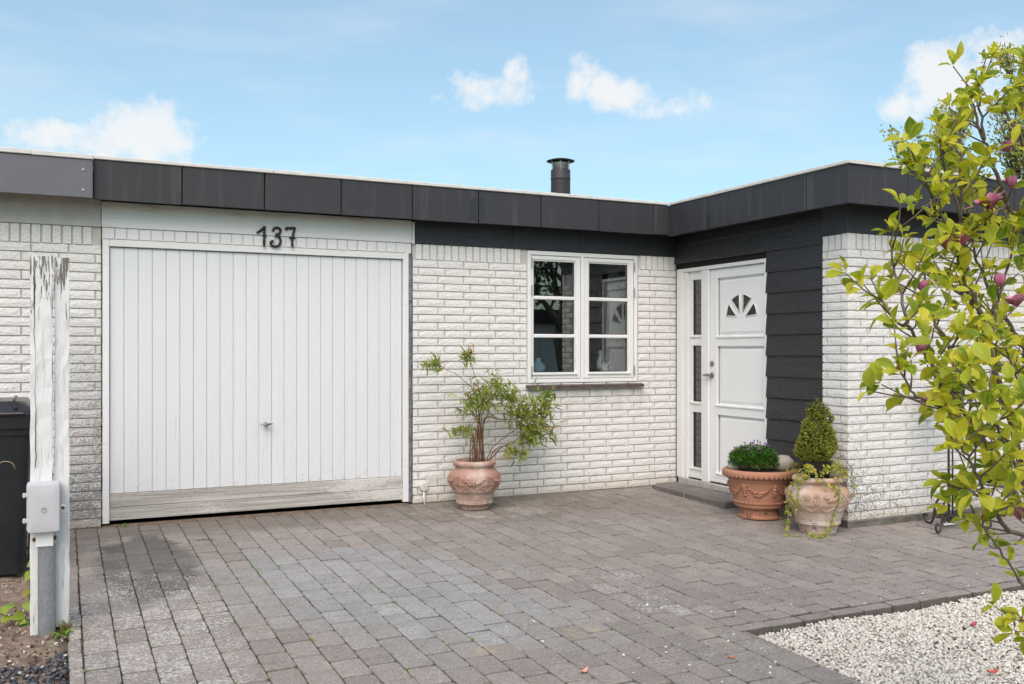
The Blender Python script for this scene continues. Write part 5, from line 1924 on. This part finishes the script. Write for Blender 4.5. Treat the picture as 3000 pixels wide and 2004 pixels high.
c_s = c_o.modifiers.new('thick', 'SOLIDIFY'); c_s.thickness = .002
tag(c_o, 'white curtain hanging at the door side inside the window', 'curtain')

# ---- fallen petals and a scrap of paper
def petal(label, loc, L, wd, rz, tint, mat='petal'):
    m = MB()
    nu, nv = 6, 4
    vs = []
    for i in range(nu + 1):
        t = i / nu
        hw = wd * math.sin(math.pi * min(1, .12 + .86 * t)) ** .8
        for j in range(nv + 1):
            s = -1 + 2 * j / nv
            vs.append((L * (t - .5), hw * s, .006 * (s * s) + .012 * (2 * t - 1) ** 2 * L / .06))
    fs = [(i * (nv + 1) + j, i * (nv + 1) + j + 1, (i + 1) * (nv + 1) + j + 1, (i + 1) * (nv + 1) + j) for i in range(nu) for j in range(nv)]
    o = m.add(vs, fs, tint).build('petal', mat, None, True, recalc=False)
    o.location = loc
    o.rotation_euler = (.08, -.06, rz)
    return tag(o, label, 'petal', 'fallen magnolia petals')
petal('fallen magenta petal on the white gravel farther from the camera', (1.56, -4.18, gz(-4.18) - .018), .06, .014, .2, (.42, .07, .11))
petal('fallen red petal on the white gravel nearer to the camera', (1.05, -4.68, gz(-4.68) - .018), .062, .016, -.3, (.55, .11, .09))
petal('fallen pale pink petal on the paving in front of the gravel bed', (-.63, -3.98, gz(-3.98) + .003), .055, .013, .4, (.62, .30, .27))
petal('tiny orange petal in a paving joint near the gravel corner', (.07, -4.10, gz(-4.10) + .002), .03, .008, -.4, (.55, .20, .10))
sc_ = MB().add([(-.06, -.02, 0), (.05, -.03, .004), (.07, .02, .001), (-.02, .03, .006)], [(0, 1, 2, 3)]).build('paper_scrap', 'paper', None, recalc=False)
sc_.location = (3.52, -2.42, gz(-2.42) + .008)
tag(sc_, 'scrap of white paper on the paving under the iron stand', 'paper')
# ================================================================== PLANTS
def leaf_geo(L, wd, curl, fold, nu=6, nv=4, tipw=.62, col=(.2, .3, .03), edge=None, seed=0, pet=.0):
    """leaf along +X, face up +Z; widest beyond the middle"""
    r = random.Random(seed)
    vs, tn = [], []
    wob = [r.uniform(-.06, .06) for _ in range(nu + 1)]
    for i in range(nu + 1):
        t = i / nu
        hw = wd * .5 * (math.sin(math.pi * t ** (math.log(.5) / math.log(tipw)))) ** .82 if 0 < t < 1 else (.004 if t == 0 else .001)
        for j in range(nv + 1):
            s = -1 + 2 * j / nv
            x = pet + L * t - abs(s) * .0
            z = fold * abs(s) * hw + curl * L * (t * t) * (-1) + .10 * L * math.sin(3.1 * t) * .4 + wob[i] * hw * s
            vs.append((x, hw * s, z))
            e = abs(s) ** 6 if 0 < i < nu else 1.0
            e = max(e, .0)
            mid = max(0, 1 - abs(s) * 6)
            c = col
            if edge is not None:
                c = tuple(a + (b - a) * min(1, .85 * e + .5 * mid * .6) for a, b in zip(col, edge))
            tn.append(c)
    fs = [(i * (nv + 1) + j, i * (nv + 1) + j + 1, (i + 1) * (nv + 1) + j + 1, (i + 1) * (nv + 1) + j) for i in range(nu) for j in range(nv)]
    return vs, fs, tn

def frame(d, up, roll=0.0):
    d = d.normalized()
    y = up.cross(d)
    if y.length < 1e-4: y = Vector((0, 1, 0)).cross(d)
    y.normalize()
    z = d.cross(y)
    M = Matrix((d, y, z)).transposed()
    return M @ Matrix.Rotation(roll, 3, 'X')

def rv(r, s=1.0):
    return Vector((r.gauss(0, s), r.gauss(0, s), r.gauss(0, s)))

# ---- magnolia in the gravel bed
MAG_BASE = Vector((.62, -5.29, gz(-5.29) - .03))
mg = thing('magnolia_tree', 'young magnolia with lime green leaves and purple pink blossoms', 'tree', MAG_BASE)
rm_ = random.Random(17)
stems = MB()
trunk = MB()
tips = []
BRC = (.16, .13, .105)
def rad_at(i, n, r0, r1):
    return r0 + (r1 - r0) * (i / max(1, n - 1)) ** .8
MAIN = {'A': .017, 'B': .016, 'C': .016, 'D': .011, 'E': .014, 'I': .010, 'K': .005}
leafpts = []       # (pos, dir)
for key, pl in MAG.items():
    P_ = [Vector(p) - MAG_BASE for p in pl]
    if key in ('A', 'B', 'C', 'E', 'K', 'I'):
        P_ = [Vector((rm_.uniform(-.03, .03), rm_.uniform(-.03, .03), .0))] + P_
    L_ = smooth_line([tuple(p) for p in P_], 4)
    L_ = [p + rv(rm_, .003) for p in L_]
    n = len(L_)
    r0 = MAIN.get(key, .0065)
    (trunk if key in ('A', 'B', 'C', 'E') else stems).tube(L_, [rad_at(i, n, r0, .0030) for i in range(n)], 7, tint=BRC)
    # leafy side twigs
    tot = sum((L_[i + 1] - L_[i]).length for i in range(n - 1))
    run_ = 0
    nxt = tot * (.40 if key in MAIN else .18)
    for i in range(n - 1):
        seg = L_[i + 1] - L_[i]
        run_ += seg.length
        if key == 'K' and rm_.random() < .75: continue
        if run_ > nxt:
            nxt = run_ + rm_.uniform(.020, .042)
            d = seg.normalized()
            side = d.cross(rv(rm_).normalized()).normalized()
            td = (d * .55 + side * .8 + Vector((0, 0, .25))).normalized()
            tl = rm_.uniform(.03, .16)
            base = L_[i + 1]
            pts = [base, base + td * tl * .5 + rv(rm_, .004), base + td * tl + Vector((0, 0, .012)) + rv(rm_, .004)]
            stems.tube(pts, [.0032, .0026, .0020], 5, tint=BRC)
            leafpts.append((pts[-1], td, rm_.randint(4, 6)))
            if tl > .09: leafpts.append((pts[1], td, 2))
    leafpts.append((L_[-1], (L_[-1] - L_[-2]).normalized(), 6))
    leafpts.append((L_[-2], (L_[-1] - L_[-2]).normalized(), 2))
    # brown bud at the end
    stems.blob(L_[-1] + (L_[-1] - L_[-2]).normalized() * .012, .006, None, 0, (.7, .7, 1.6), 6, 4, tint=(.20, .10, .05))
tk = trunk.build('trunk', 'bark', mg, True, recalc=False)
stems.build('branches', 'bark', tk, True, recalc=False)
LG = []
for v in range(14):
    q = random.Random(100 + v)
    yel = q.random()
    col_ = (.40 + .17 * yel, .46 + .07 * yel, .033 + .014 * yel)
    if v in (3, 7, 11): col_ = (.16, .27, .024)
    if v == 9: col_ = (.24, .33, .028)
    LG.append(leaf_geo(q.uniform(.054, .080), q.uniform(.031, .045), q.uniform(-.08, .42), q.uniform(.10, .60), 7, 6, q.uniform(.54, .62), col_, (.62, .56, .045), v, .010))
LM = []
for vs, fs, tn in LG:
    me = MB().add(vs, fs, tn).mesh('leaf', recalc=False)
    me.materials.append(MATS['magnolia_leaf'])
    me.polygons.foreach_set('use_smooth', [True] * len(me.polygons))
    LM.append(me)
leaves = []
for (p, d, n) in leafpts:
    a0 = rm_.uniform(0, 6.28)
    for k in range(n):
        a = a0 + k * 2.4
        side = d.cross(Vector((0, 0, 1)))
        if side.length < .1: side = Vector((1, 0, 0))
        side.normalize()
        up2 = side.cross(d)
        ld = (d * rm_.uniform(.25, .9) + (side * math.cos(a) + up2 * math.sin(a)) * .9 + Vector((0, 0, rm_.uniform(-.10, .38)))).normalized()
        upv = (Vector((0, 0, 1)) + rv(rm_, .38) + (CAM - (p + MAG_BASE)).normalized() * .35).normalized()
        M = frame(ld, upv, rm_.gauss(0, .25))
        s = rm_.uniform(.50, 1.0) if rm_.random() < .82 else rm_.uniform(.35, .6)
        leaves.append((Matrix.Translation(p) @ M.to_4x4() @ Matrix.Scale(s, 4), rm_.randrange(14), s))
def vis(M):
    p = M.translation + MAG_BASE - CAM
    c, s = math.cos(R(25.658)), math.sin(R(25.658))
    r = p.x * c - p.y * s
    f = p.x * s + p.y * c
    return (1 if r / f < .56 else 0), 1 / f
leaves.sort(key=lambda q: (-vis(q[0])[0], -q[2] * vis(q[0])[1]))
rest_l = MB()
for i, (M, v, s) in enumerate(leaves):
    if i < 300:
        o = obj('leaf', LM[v], None, mg)
        o.matrix_local = M
    else:
        vs, fs, tn = LG[v]
        rest_l.add([M @ Vector(p) for p in vs], fs, tn)
o = rest_l.build('leaves', 'magnolia_leaf', mg, True, recalc=False)
tag(o, kind='stuff')
def magnolia_flower(pos, rad, openn, seed):
    r = random.Random(seed)
    m = MB()
    ax = (Vector((0, 0, 1)) + rv(r, .25)).normalized()
    for ring_, (n, op, sc) in enumerate(((3, openn * .55, .95), (3, openn, 1.0), (3, openn * 1.5, 1.05))):
        for k in range(n):
            a = 2 * math.pi * k / n + ring_ * 1.05 + r.uniform(-.2, .2)
            out = Vector((math.cos(a), math.sin(a), 0))
            vs, tn = [], []
            nu, nv = 7, 4
            L = rad * 1.75 * sc
            for i in range(nu + 1):
                t = i / nu
                hw = rad * .52 * math.sin(math.pi * min(.98, .10 + .86 * t)) ** .7
                ang = op * t
                rr = rad * .10 + L * (.26 * math.sin(min(1, t * 1.6) * 1.57) * (1 - .45 * t + op * .4) + .62 * op * t * t)
                zz = L * (t - .38 * op * t * t)
                for j in range(nv + 1):
                    s = -1 + 2 * j / nv
                    tan = Vector((-math.sin(a), math.cos(a), 0))
                    p = out * (rr - .22 * hw * s * s * (1.4 - op)) + tan * hw * s + Vector((0, 0, zz))
                    vs.append(p)
                    k_ = .35 + .65 * (1 - t)
                    c0, c1 = (.30, .055, .135), (.58, .24, .36)
                    f_ = t * .7 + .2 * abs(s)
                    tn.append(tuple(x + (y - x) * f_ for x, y in zip(c0, c1)))
            fs = [(i * (nv + 1) + j, i * (nv + 1) + j + 1, (i + 1) * (nv + 1) + j + 1, (i + 1) * (nv + 1) + j) for i in range(nu) for j in range(nv)]
            m.add(vs, fs, tn)
    m.blob((0, 0, rad * .25), rad * .22, None, 0, (1, 1, 2), 7, 5, tint=(.25, .12, .10))
    o = m.build('blossom', 'petal', mg, True, recalc=False)
    o.matrix_local = Matrix.Translation(Vector(pos) - MAG_BASE) @ ax.to_track_quat('Z', 'Y').to_matrix().to_4x4()
for i, (p, rr) in enumerate(FLW):
    magnolia_flower(p, rr * .46, (.95 if i in (0, 4, 9) else .35 if i != 7 else 1.1), 40 + i)

# ---- shrub with narrow leaves in the garland urn
sh = thing('potted_shrub', 'airy shrub with narrow green leaves growing in the garland urn', 'shrub', (.418, -.355, .34))
SB = Vector((.418, -.355, .34))
rb = random.Random(23)
st = MB()
for pl in BAM:
    P_ = [Vector(p) - SB for p in pl]
    P_[0].x = P_[0].x * .75
    P_[0].y = rb.uniform(-.05, .05)
    P_[0].z = .0
    L_ = smooth_line([tuple(p) for p in P_], 4)
    L_ = [p + rv(rb, .003) for p in L_]
    n = len(L_)
    st.tube(L_, [rad_at(i, n, .0062, .0016) for i in range(n)], 5, tint=(.15, .085, .05))
for _ in range(16):          # old brown canes tied together
    a = rb.uniform(0, 6.28); q = rb.uniform(.01, .06)
    t = Vector((q * math.cos(a), q * math.sin(a), 0))
    top = Vector((-.008 + rb.uniform(-.02, .02), rb.uniform(-.02, .02), rb.uniform(.22, .36)))
    st.tube([t, t * .7 + top * .5 + rv(rb, .006), top], [.0038, .0034, .0026], 5, tint=rb.choice([(.24, .13, .07), (.30, .19, .11), (.12, .075, .05)]))
for _ in range(22):          # bare side twigs
    p = Vector((rb.uniform(-.10, .12), rb.uniform(-.06, .06), rb.uniform(.05, .42)))
    d = Vector((rb.uniform(-1, 1), rb.uniform(-.5, .5), rb.uniform(.3, 1))).normalized()
    st.tube([p, p + d * .05 + rv(rb, .005), p + d * rb.uniform(.08, .14)], [.0018, .0014, .0008], 4, tint=(.14, .09, .06))
st.build('stems', 'bark', sh, True, recalc=False)
fo = MB()
GC = [(.21, .30, .045), (.28, .36, .06), (.14, .23, .035), (.37, .41, .08), (.25, .30, .06)]
RC = [(.33, .17, .06), (.36, .24, .08)]
for ci, (c, a, b) in enumerate(BCL):
    c = Vector(c) - SB
    n = int(20 + 6800 * a * b)
    for _ in range(n):
        # little sprays of 3-5 leaves
        p = c + Vector((rb.gauss(0, a * .62), rb.gauss(0, min(.11, a)), rb.gauss(0, b * .62)))
        if p.y > .30: p.y = .30
        hd_ = Vector((p.x * .5 + rb.gauss(0, .35), rb.gauss(0, .5), rb.gauss(.05, .35))).normalized()
        st_c = p - hd_ * .03
        top = (p - c).z / max(b, .01)
        for k in range(rb.randint(2, 4)):
            d = (hd_ + rv(rb, .42) + Vector((0, 0, -.10))).normalized()
            L = rb.uniform(.045, .100); wd = L * rb.uniform(.12, .165)
            col_ = rb.choice(RC) if rb.random() < .09 + .08 * max(0, top) else rb.choice(GC)
            vs, fs, tn = leaf_geo(L, wd, rb.uniform(.0, .35), .25, 3, 2, .45, col_)
            M = Matrix.Translation(st_c) @ frame(d, (Vector((0, 0, 1)) + rv(rb, .5)).normalized()).to_4x4()
            fo.add([M @ Vector(v) for v in vs], fs, tn)
fo.build('foliage', 'leaf', sh, False, recalc=False)

# ---- purple daisies in the wide planter
dy_ = thing('daisy_plant', 'low dark green daisy plant with purple buds in the wide planter', 'flowers', (2.365, -1.57, .372))
rd = random.Random(5)
fo = MB()
for _ in range(4200):
    a = rd.uniform(0, 6.28); q = rd.random() ** .42
    x, y = .178 * q * math.cos(a), .185 * q * math.sin(a)
    x -= .035
    hmax = .130 * (1 - q ** 4 * .62) + .022
    z = hmax * rd.random() ** .9 + .004
    d = Vector((x * 3 + rd.gauss(0, .4), y * 3 + rd.gauss(0, .4), .55 + rd.gauss(0, .3))).normalized()
    L = rd.uniform(.020, .040)
    col_ = rd.choice([(.07, .18, .028), (.10, .23, .038), (.045, .12, .022), (.14, .28, .06)])
    vs, fs, tn = leaf_geo(L, L * .28, .15, .3, 3, 2, .6, col_)
    M = Matrix.Translation((x, y, z)) @ frame(d, (Vector((0, 0, 1)) + rv(rd, .4)).normalized()).to_4x4()
    fo.add([M @ Vector(v) for v in vs], fs, tn)
fo.build('foliage', 'leaf', dy_, False, recalc=False)
for i in range(26):
    a = rd.uniform(0, 6.28); q = math.sqrt(rd.random()) * .95
    x, y = .17 * q * math.cos(a) - .035, .17 * q * math.sin(a)
    z = .148 * (1 - q ** 3 * .5) + rd.uniform(.015, .05)
    m = MB().tube([(x * .8, y * .8, z - .05), (x, y, z)], .0016, 4, tint=(.05, .09, .03))
    opn = rd.random() < .45
    for k in range(11):
        t = 2 * math.pi * k / 11
        d = Vector((math.cos(t) * (.9 if opn else .28), math.sin(t) * (.9 if opn else .28), .5 if opn else 1)).normalized()
        vs, fs, tn = leaf_geo(.021, .0085, 0, .1, 2, 2, .6, (.45, .16, .50) if opn else (.22, .08, .25))
        M = Matrix.Translation((x, y, z)) @ frame(d, Vector((0, 0, 1))).to_4x4()
        m.add([M @ Vector(v) for v in vs], fs, tn)
    m.build('flower', 'petal', dy_, False, recalc=False)

# ---- dwarf spruce
sp_ = thing('dwarf_spruce', 'small conical green spruce standing in the black nursery pot', 'conifer', (2.435, -2.165, .46))
rs_ = random.Random(8)
MB().tube([(0, 0, 0), (0, 0, .30), (0, 0, .45)], [.012, .008, .002], 6, tint=(.12, .08, .05)).build('trunk', 'bark', sp_)
nd = MB()
def needle_tuft(p, d, L, c, k=12):
    for _ in range(k):
        e = (d * rs_.uniform(.2, 1.0) + rv(rs_, .55)).normalized()
        b0 = p + d * rs_.uniform(-.008, .008)
        s = e.cross(rv(rs_).normalized()).normalized() * .0021
        tip = b0 + e * L * rs_.uniform(.7, 1.2)
        f = rs_.uniform(.7, 1.3)
        nd.add([b0 - s, b0 + s, tip], [(0, 1, 2)], tuple(x * f for x in c))
lump = [(rs_.uniform(0, 6.28), rs_.uniform(0, .42), rs_.uniform(.03, .06), rs_.uniform(-.030, .032)) for _ in range(120)]
def cone_r(z, a):
    t = z / .43
    r = .163 * max(0.0, 1 - t) ** .66 * min(1, (t + .10) / .36) ** .7 + .012
    for (la, lz, ls, lh) in lump:
        da = abs((a - la + math.pi) % (2 * math.pi) - math.pi) * r
        r += lh * math.exp(-(da * da + (z - lz) ** 2) / (2 * (ls * .55) ** 2))
    return max(.012, r)
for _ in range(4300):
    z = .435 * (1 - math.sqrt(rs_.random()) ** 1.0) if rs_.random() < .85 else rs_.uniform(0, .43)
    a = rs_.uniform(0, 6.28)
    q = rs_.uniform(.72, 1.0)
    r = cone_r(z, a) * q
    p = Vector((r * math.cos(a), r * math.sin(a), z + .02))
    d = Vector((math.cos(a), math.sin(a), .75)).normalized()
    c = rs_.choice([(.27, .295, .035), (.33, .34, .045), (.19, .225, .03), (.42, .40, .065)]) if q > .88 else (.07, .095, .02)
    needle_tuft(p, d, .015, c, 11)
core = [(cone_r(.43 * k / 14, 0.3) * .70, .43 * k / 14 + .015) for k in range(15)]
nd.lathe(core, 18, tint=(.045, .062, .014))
for i in range(40):
    needle_tuft(Vector((rs_.gauss(0, .006), rs_.gauss(0, .006), .38 + .10 * i / 40)), Vector((0, 0, 1)), .016, (.15, .17, .03), 9)
nd.build('needles', 'needles', sp_, False, recalc=False)

# ---- ivy around the spruce, trailing down the urn
iv = thing('ivy', 'yellow green ivy trailing from the pale urn down to the paving', 'ivy', (2.418, -2.185, .36))
ri = random.Random(12)
IVB = Vector((2.418, -2.185, .36))
vine, il = MB(), MB()
def ivy_leaf(p, d, up, s):
    c = ri.choice([(.36, .40, .05), (.27, .36, .05), (.46, .43, .06), (.18, .27, .045), (.54, .42, .07)])
    sh_ = [(0, 0), (.25, .42), (.50, .34), (.62, .62), (.72, .28), (1.0, 0), (.72, -.28), (.62, -.62), (.50, -.34), (.25, -.42)]
    M = Matrix.Translation(p) @ frame(d, up).to_4x4() @ Matrix.Scale(s, 4)
    vs = [M @ Vector((a, b, .12 * abs(b))) for a, b in sh_] + [M @ Vector((.45, 0, 0))]
    n = len(sh_)
    il.add(vs, [(i, (i + 1) % n, n) for i in range(n)], c)
def vine_run(pts, dens, s=.017, spread=.014):
    L_ = smooth_line(pts, 5)
    L_ = [p + rv(ri, .003) for p in L_]
    vine.tube(L_, [.0022] * len(L_), 4, tint=(.22, .17, .10))
    for i in range(len(L_) - 1):
        seg = L_[i + 1] - L_[i]
        k = seg.length * dens
        for _ in range(int(k + ri.random())):
            p = L_[i] + seg * ri.random() + rv(ri, spread)
            out = Vector((p.x, p.y, 0))
            out = out.normalized() if out.length > .05 else Vector((0, -1, 0))
            ivy_leaf(p, (rv(ri, .6) + out * .6 + Vector((0, 0, -.3))).normalized(), (out + Vector((0, 0, .6)) + rv(ri, .3)).normalized(), s * ri.uniform(.7, 1.25))
def pol(a, r, z):
    return (r * math.cos(R(a)), r * math.sin(R(a)), z)
for k in range(15):
    a = ri.uniform(0, 360)
    vine_run([pol(a, .06, .04), pol(a + 15, .12, .085), pol(a + 30, .175, .07), pol(a + 38, .20, .02)], 190, .021)
# long trails (angles seen from above; camera lies towards -130 degrees)
vine_run([pol(-175, .16, .07), pol(-178, .215, .02), pol(-180, .245, -.07), pol(-182, .262, -.16), pol(-182, .275, -.26), pol(-180, .30, -.34), pol(-172, .34, -.39)], 190, .021)
vine_run([pol(-160, .17, .06), pol(-165, .215, .0), pol(-168, .242, -.09), pol(-170, .245, -.17), pol(-172, .255, -.26)], 180, .020)
vine_run([pol(-95, .17, .06), pol(-92, .205, .01), pol(-95, .238, -.09), pol(-98, .236, -.16), pol(-100, .20, -.24), pol(-102, .185, -.32), pol(-112, .19, -.385), pol(-130, .21, -.402), pol(-142, .235, -.404)], 150, .018)
vine_run([pol(-60, .17, .06), pol(-52, .225, .01), pol(-48, .25, -.07), pol(-46, .26, -.14)], 120, .018)
vine_run([pol(-120, .17, .06), pol(-122, .205, .0), pol(-118, .228, -.04), pol(-105, .236, -.06), pol(-88, .238, -.07)], 110, .018)
vine_run([pol(-38, .16, .07), pol(-30, .24, .04), pol(-26, .28, -.06), pol(-28, .29, -.16)], 60, .018)
vine_run([pol(-150, .20, -.402), pol(-140, .24, -.405), pol(-130, .26, -.405), pol(-122, .25, -.404)], 420, .014, .018)
vine_run([pol(-172, .33, -.39), pol(-165, .31, -.40), pol(-158, .27, -.405)], 100, .013)
vine.build('vines', 'bark', iv, False, recalc=False)
il.build('leaves', 'leaf', iv, False, recalc=False)

# ---- small plants in the planters of the iron stand
def tuft_plant(name, label, loc, r0, h, n, cols, seed):
    t = thing(name, label, 'plant', loc)
    q = random.Random(seed)
    m = MB()
    for _ in range(n):
        a = q.uniform(0, 6.28); rr = r0 * math.sqrt(q.random())
        p = Vector((rr * math.cos(a), rr * math.sin(a), q.uniform(0, h)))
        d = Vector((math.cos(a) * .6 + q.gauss(0, .4), math.sin(a) * .6 + q.gauss(0, .4), .6)).normalized()
        vs, fs, tn = leaf_geo(q.uniform(.02, .04), .010, .2, .2, 3, 2, .5, q.choice(cols))
        M = Matrix.Translation(p) @ frame(d, (Vector((0, 0, 1)) + rv(q, .4)).normalized()).to_4x4()
        m.add([M @ Vector(v) for v in vs], fs, tn)
    m.build('foliage', 'leaf', t, False, recalc=False)
    s = MB()
    for _ in range(14):
        a = q.uniform(0, 6.28)
        s.tube([(0, 0, -.02), (r0 * .5 * math.cos(a), r0 * .5 * math.sin(a), h * .6), (r0 * .9 * math.cos(a), r0 * .9 * math.sin(a), h)], [.002, .0015, .001], 4, tint=(.2, .12, .1))
    s.build('stems', 'bark', t, False, recalc=False)
tuft_plant('heather', 'low tuft of pinkish green leaves in the upper black planter', (3.41, -2.53, gz(-2.53) + 1.10), .10, .07, 260, [(.16, .19, .06), (.28, .16, .13), (.10, .15, .05)], 3)
tuft_plant('leafy_plant', 'small green leaves in the lower black planter', (3.83, -2.61, gz(-2.53) + .455), .10, .06, 160, [(.10, .2, .03), (.06, .13, .03)], 4)

# ---- weeds on the soil strip
def weed(name, label, loc, n, L, wd, cols, seed, spread=.5, up=.8, hs=.0):
    t = thing(name, label, 'weed', loc)
    q = random.Random(seed)
    m = MB()
    for k in range(n):
        a = q.uniform(0, 6.28)
        d = Vector((math.cos(a) * spread, math.sin(a) * spread, up + q.gauss(0, .2))).normalized()
        vs, fs, tn = leaf_geo(L * q.uniform(.6, 1.15), wd * q.uniform(.7, 1.1), q.uniform(.15, .5), .25, 5, 2, .5, q.choice(cols))
        M = Matrix.Translation((q.uniform(-.02, .02), q.uniform(-.02, .02), q.uniform(0, hs))) @ frame(d, Vector((0, 0, 1))).to_4x4()
        m.add([M @ Vector(v) for v in vs], fs, tn)
    m.build('leaves', 'leaf', t, True, recalc=False)
    return t
weed('dandelion', 'bright green rosette weed between the posts and the kerb', (-2.672, -2.50, gz(-2.5) - .02), 10, .075, .016, [(.17, .34, .03), (.22, .38, .04)], 1, .7, .75)
weed('grass_tuft', 'small grass tuft at the edge of the slate chippings', (-2.735, -2.66, gz(-2.66) - .02), 12, .035, .003, [(.16, .30, .04)], 2, .5, 1)
weed('grass_tuft', 'small grass tuft growing under the left end of the garage door', (-2.27, -.035, -.004), 10, .060, .007, [(.12, .30, .03), (.16, .34, .04)], 3, .75, .8)
weed('dry_grass', 'dry yellow moss and grass at the foot of the short post', (-2.655, -2.42, gz(-2.42) - .02), 60, .055, .0025, [(.30, .25, .08), (.22, .21, .06), (.38, .32, .14)], 5, .4, 1, .02)
cr = thing('creeper', 'young creeper with heart shaped green leaves left of the posts', 'creeper', (-2.84, -2.18, gz(-2.18) - .02))
q = random.Random(6)
m = MB(); s = MB()
s.tube(smooth_line([(0, 0, 0), (.02, -.01, .10), (.03, .0, .22), (.05, .0, .32)], 4), .002, 4, tint=(.16, .13, .06))
for (x, y, z, L) in [(-.10, -.03, .10, .045), (-.06, -.04, .055, .05), (-.03, -.05, .03, .05), (.0, -.05, .06, .055), (.03, -.05, .09, .05), (.015, -.04, .12, .05), (.035, -.03, .17, .05), (.04, -.02, .23, .055), (.045, -.01, .26, .06), (.055, 0, .31, .045), (-.02, -.06, .0, .05), (.03, -.06, .02, .05), (-.05, -.03, .11, .035)]:
    s.tube([(.015, 0, z * .8), (x, y, z)], .0012, 4, tint=(.2, .2, .06))
    c = q.choice([(.13, .27, .03), (.18, .32, .035), (.25, .33, .04)]) if z < .14 or z > .2 else (.33, .28, .04)
    vs, fs, tn = leaf_geo(L * 1.15, L * .95, .3, .15, 6, 4, .36, c)
    d = Vector((q.uniform(-.8, .5), -.5, q.uniform(-.6, .1))).normalized()
    M = Matrix.Translation((x, y, z)) @ frame(d, (Vector((0, -.8, .7)) + rv(q, .2)).normalized()).to_4x4()
    m.add([M @ Vector(v) for v in vs], fs, tn)
m.build('leaves', 'leaf', cr, True, recalc=False)
s.build('stem', 'bark', cr, False, recalc=False)

# ---- trees behind the house and across the street
def tree(name, label, base, H, spread, seed, nb, leafn, cols, leaf_s, z0=.28, upright=.75, bark=(.10, .09, .07)):
    t = thing(name, label, 'tree', base)
    q = random.Random(seed)
    tr = MB(); lf = MB()
    pts = []
    tp = [Vector((0, 0, 0))]
    for i in range(1, 9):
        tp.append(Vector((q.gauss(0, .03 * H * .3), q.gauss(0, .03 * H * .3), H * .86 * i / 8)))
    tr.tube(tp, [rad_at(i, 9, H * .022, H * .003) for i in range(9)], 8, tint=bark)
    def grow(p, d, L, r, lev):
        n = 4
        P_ = [p]
        dd = d.copy()
        for i in range(n):
            dd = (dd + rv(q, .16) + Vector((0, 0, .10 * upright))).normalized()
            P_.append(P_[-1] + dd * L / n)
        tr.tube(P_, [rad_at(i, n + 1, r, r * .45) for i in range(n + 1)], 5 if lev else 6, tint=bark)
        if lev >= 2:
            for k in range(1, n + 1): pts.append((P_[k], dd))
            return
        for k in range(3 if lev == 0 else 3):
            b = P_[q.randint(1, n)]
            s = dd.cross(rv(q).normalized()).normalized()
            grow(b, (dd * .75 + s * .6 + Vector((0, 0, upright * .45))).normalized(), L * q.uniform(.45, .7), r * .5, lev + 1)
        grow(P_[-1], dd, L * .5, r * .45, lev + 1)
    for i in range(nb):
        z = H * (z0 + (.84 - z0) * i / nb)
        a = i * 2.4 + q.uniform(-.4, .4)
        k = 1 - (z / H - z0) * .75
        d = Vector((math.cos(a), math.sin(a), upright + q.uniform(-.1, .3))).normalized()
        f = z / (H * .86) * 8
        j = min(7, int(f))
        p = tp[j].lerp(tp[j + 1], f - j)
        grow(p, d, spread * k * q.uniform(.75, 1.1), H * .009 * k, 0)
    for _ in range(leafn):
        p, d = q.choice(pts)
        p = p + rv(q, leaf_s * 1.25)
        e = (d + rv(q, .8)).normalized()
        L = leaf_s * q.uniform(.6, 1.3)
        s = e.cross(rv(q).normalized()).normalized() * L * .30
        c = q.choice(cols)
        lf.add([p, p + e * L * .5 + s, p + e * L, p + e * L * .5 - s], [(0, 1, 2, 3)], c)
    tr.build('trunk', 'bark', t, True, recalc=False)
    lf.build('crown', 'leaf', t, False, recalc=False)
    return t
TG = [(.34, .38, .09), (.42, .44, .12), (.26, .31, .07), (.48, .47, .16)]
tree('spring_tree', 'tall upright tree in fresh leaf rising behind the house wing', (12.35, 3.1, -.05), 7.0, 1.15, 3, 30, 17000, TG, .062, .28, 1.35)
tree('spring_tree', 'lower spreading tree in fresh leaf left of the tall one behind the roof', (11.1, 3.85, -.05), 5.5, 1.1, 7, 26, 14000, TG, .058, .28, 1.15)
DG = [(.05, .075, .02), (.07, .10, .028), (.035, .055, .018), (.10, .13, .04)]
tree('street_tree', 'dark leafy tree mirrored in the upper left panes of the window', (8.9, -13.5, -.25), 8.5, 2.1, 13, 26, 9000, DG, .14, .22, .6)
og = thing('opposite_garage', 'flat roofed pale garage mirrored low in the left panes of the window', 'garage', (9.6, -17.0, -.25))
bx('wall', -3.2, 3.2, -2.5, 2.5, 0, 2.25, 'brick_paint', og, .01)
bx('fascia', -3.4, 3.4, -2.7, 2.7, 2.25, 2.62, 'fascia_dark', og, .01)
bx('garage_door', -1.9, .5, 2.49, 2.53, .05, 2.05, 'white_plank', og, .004)
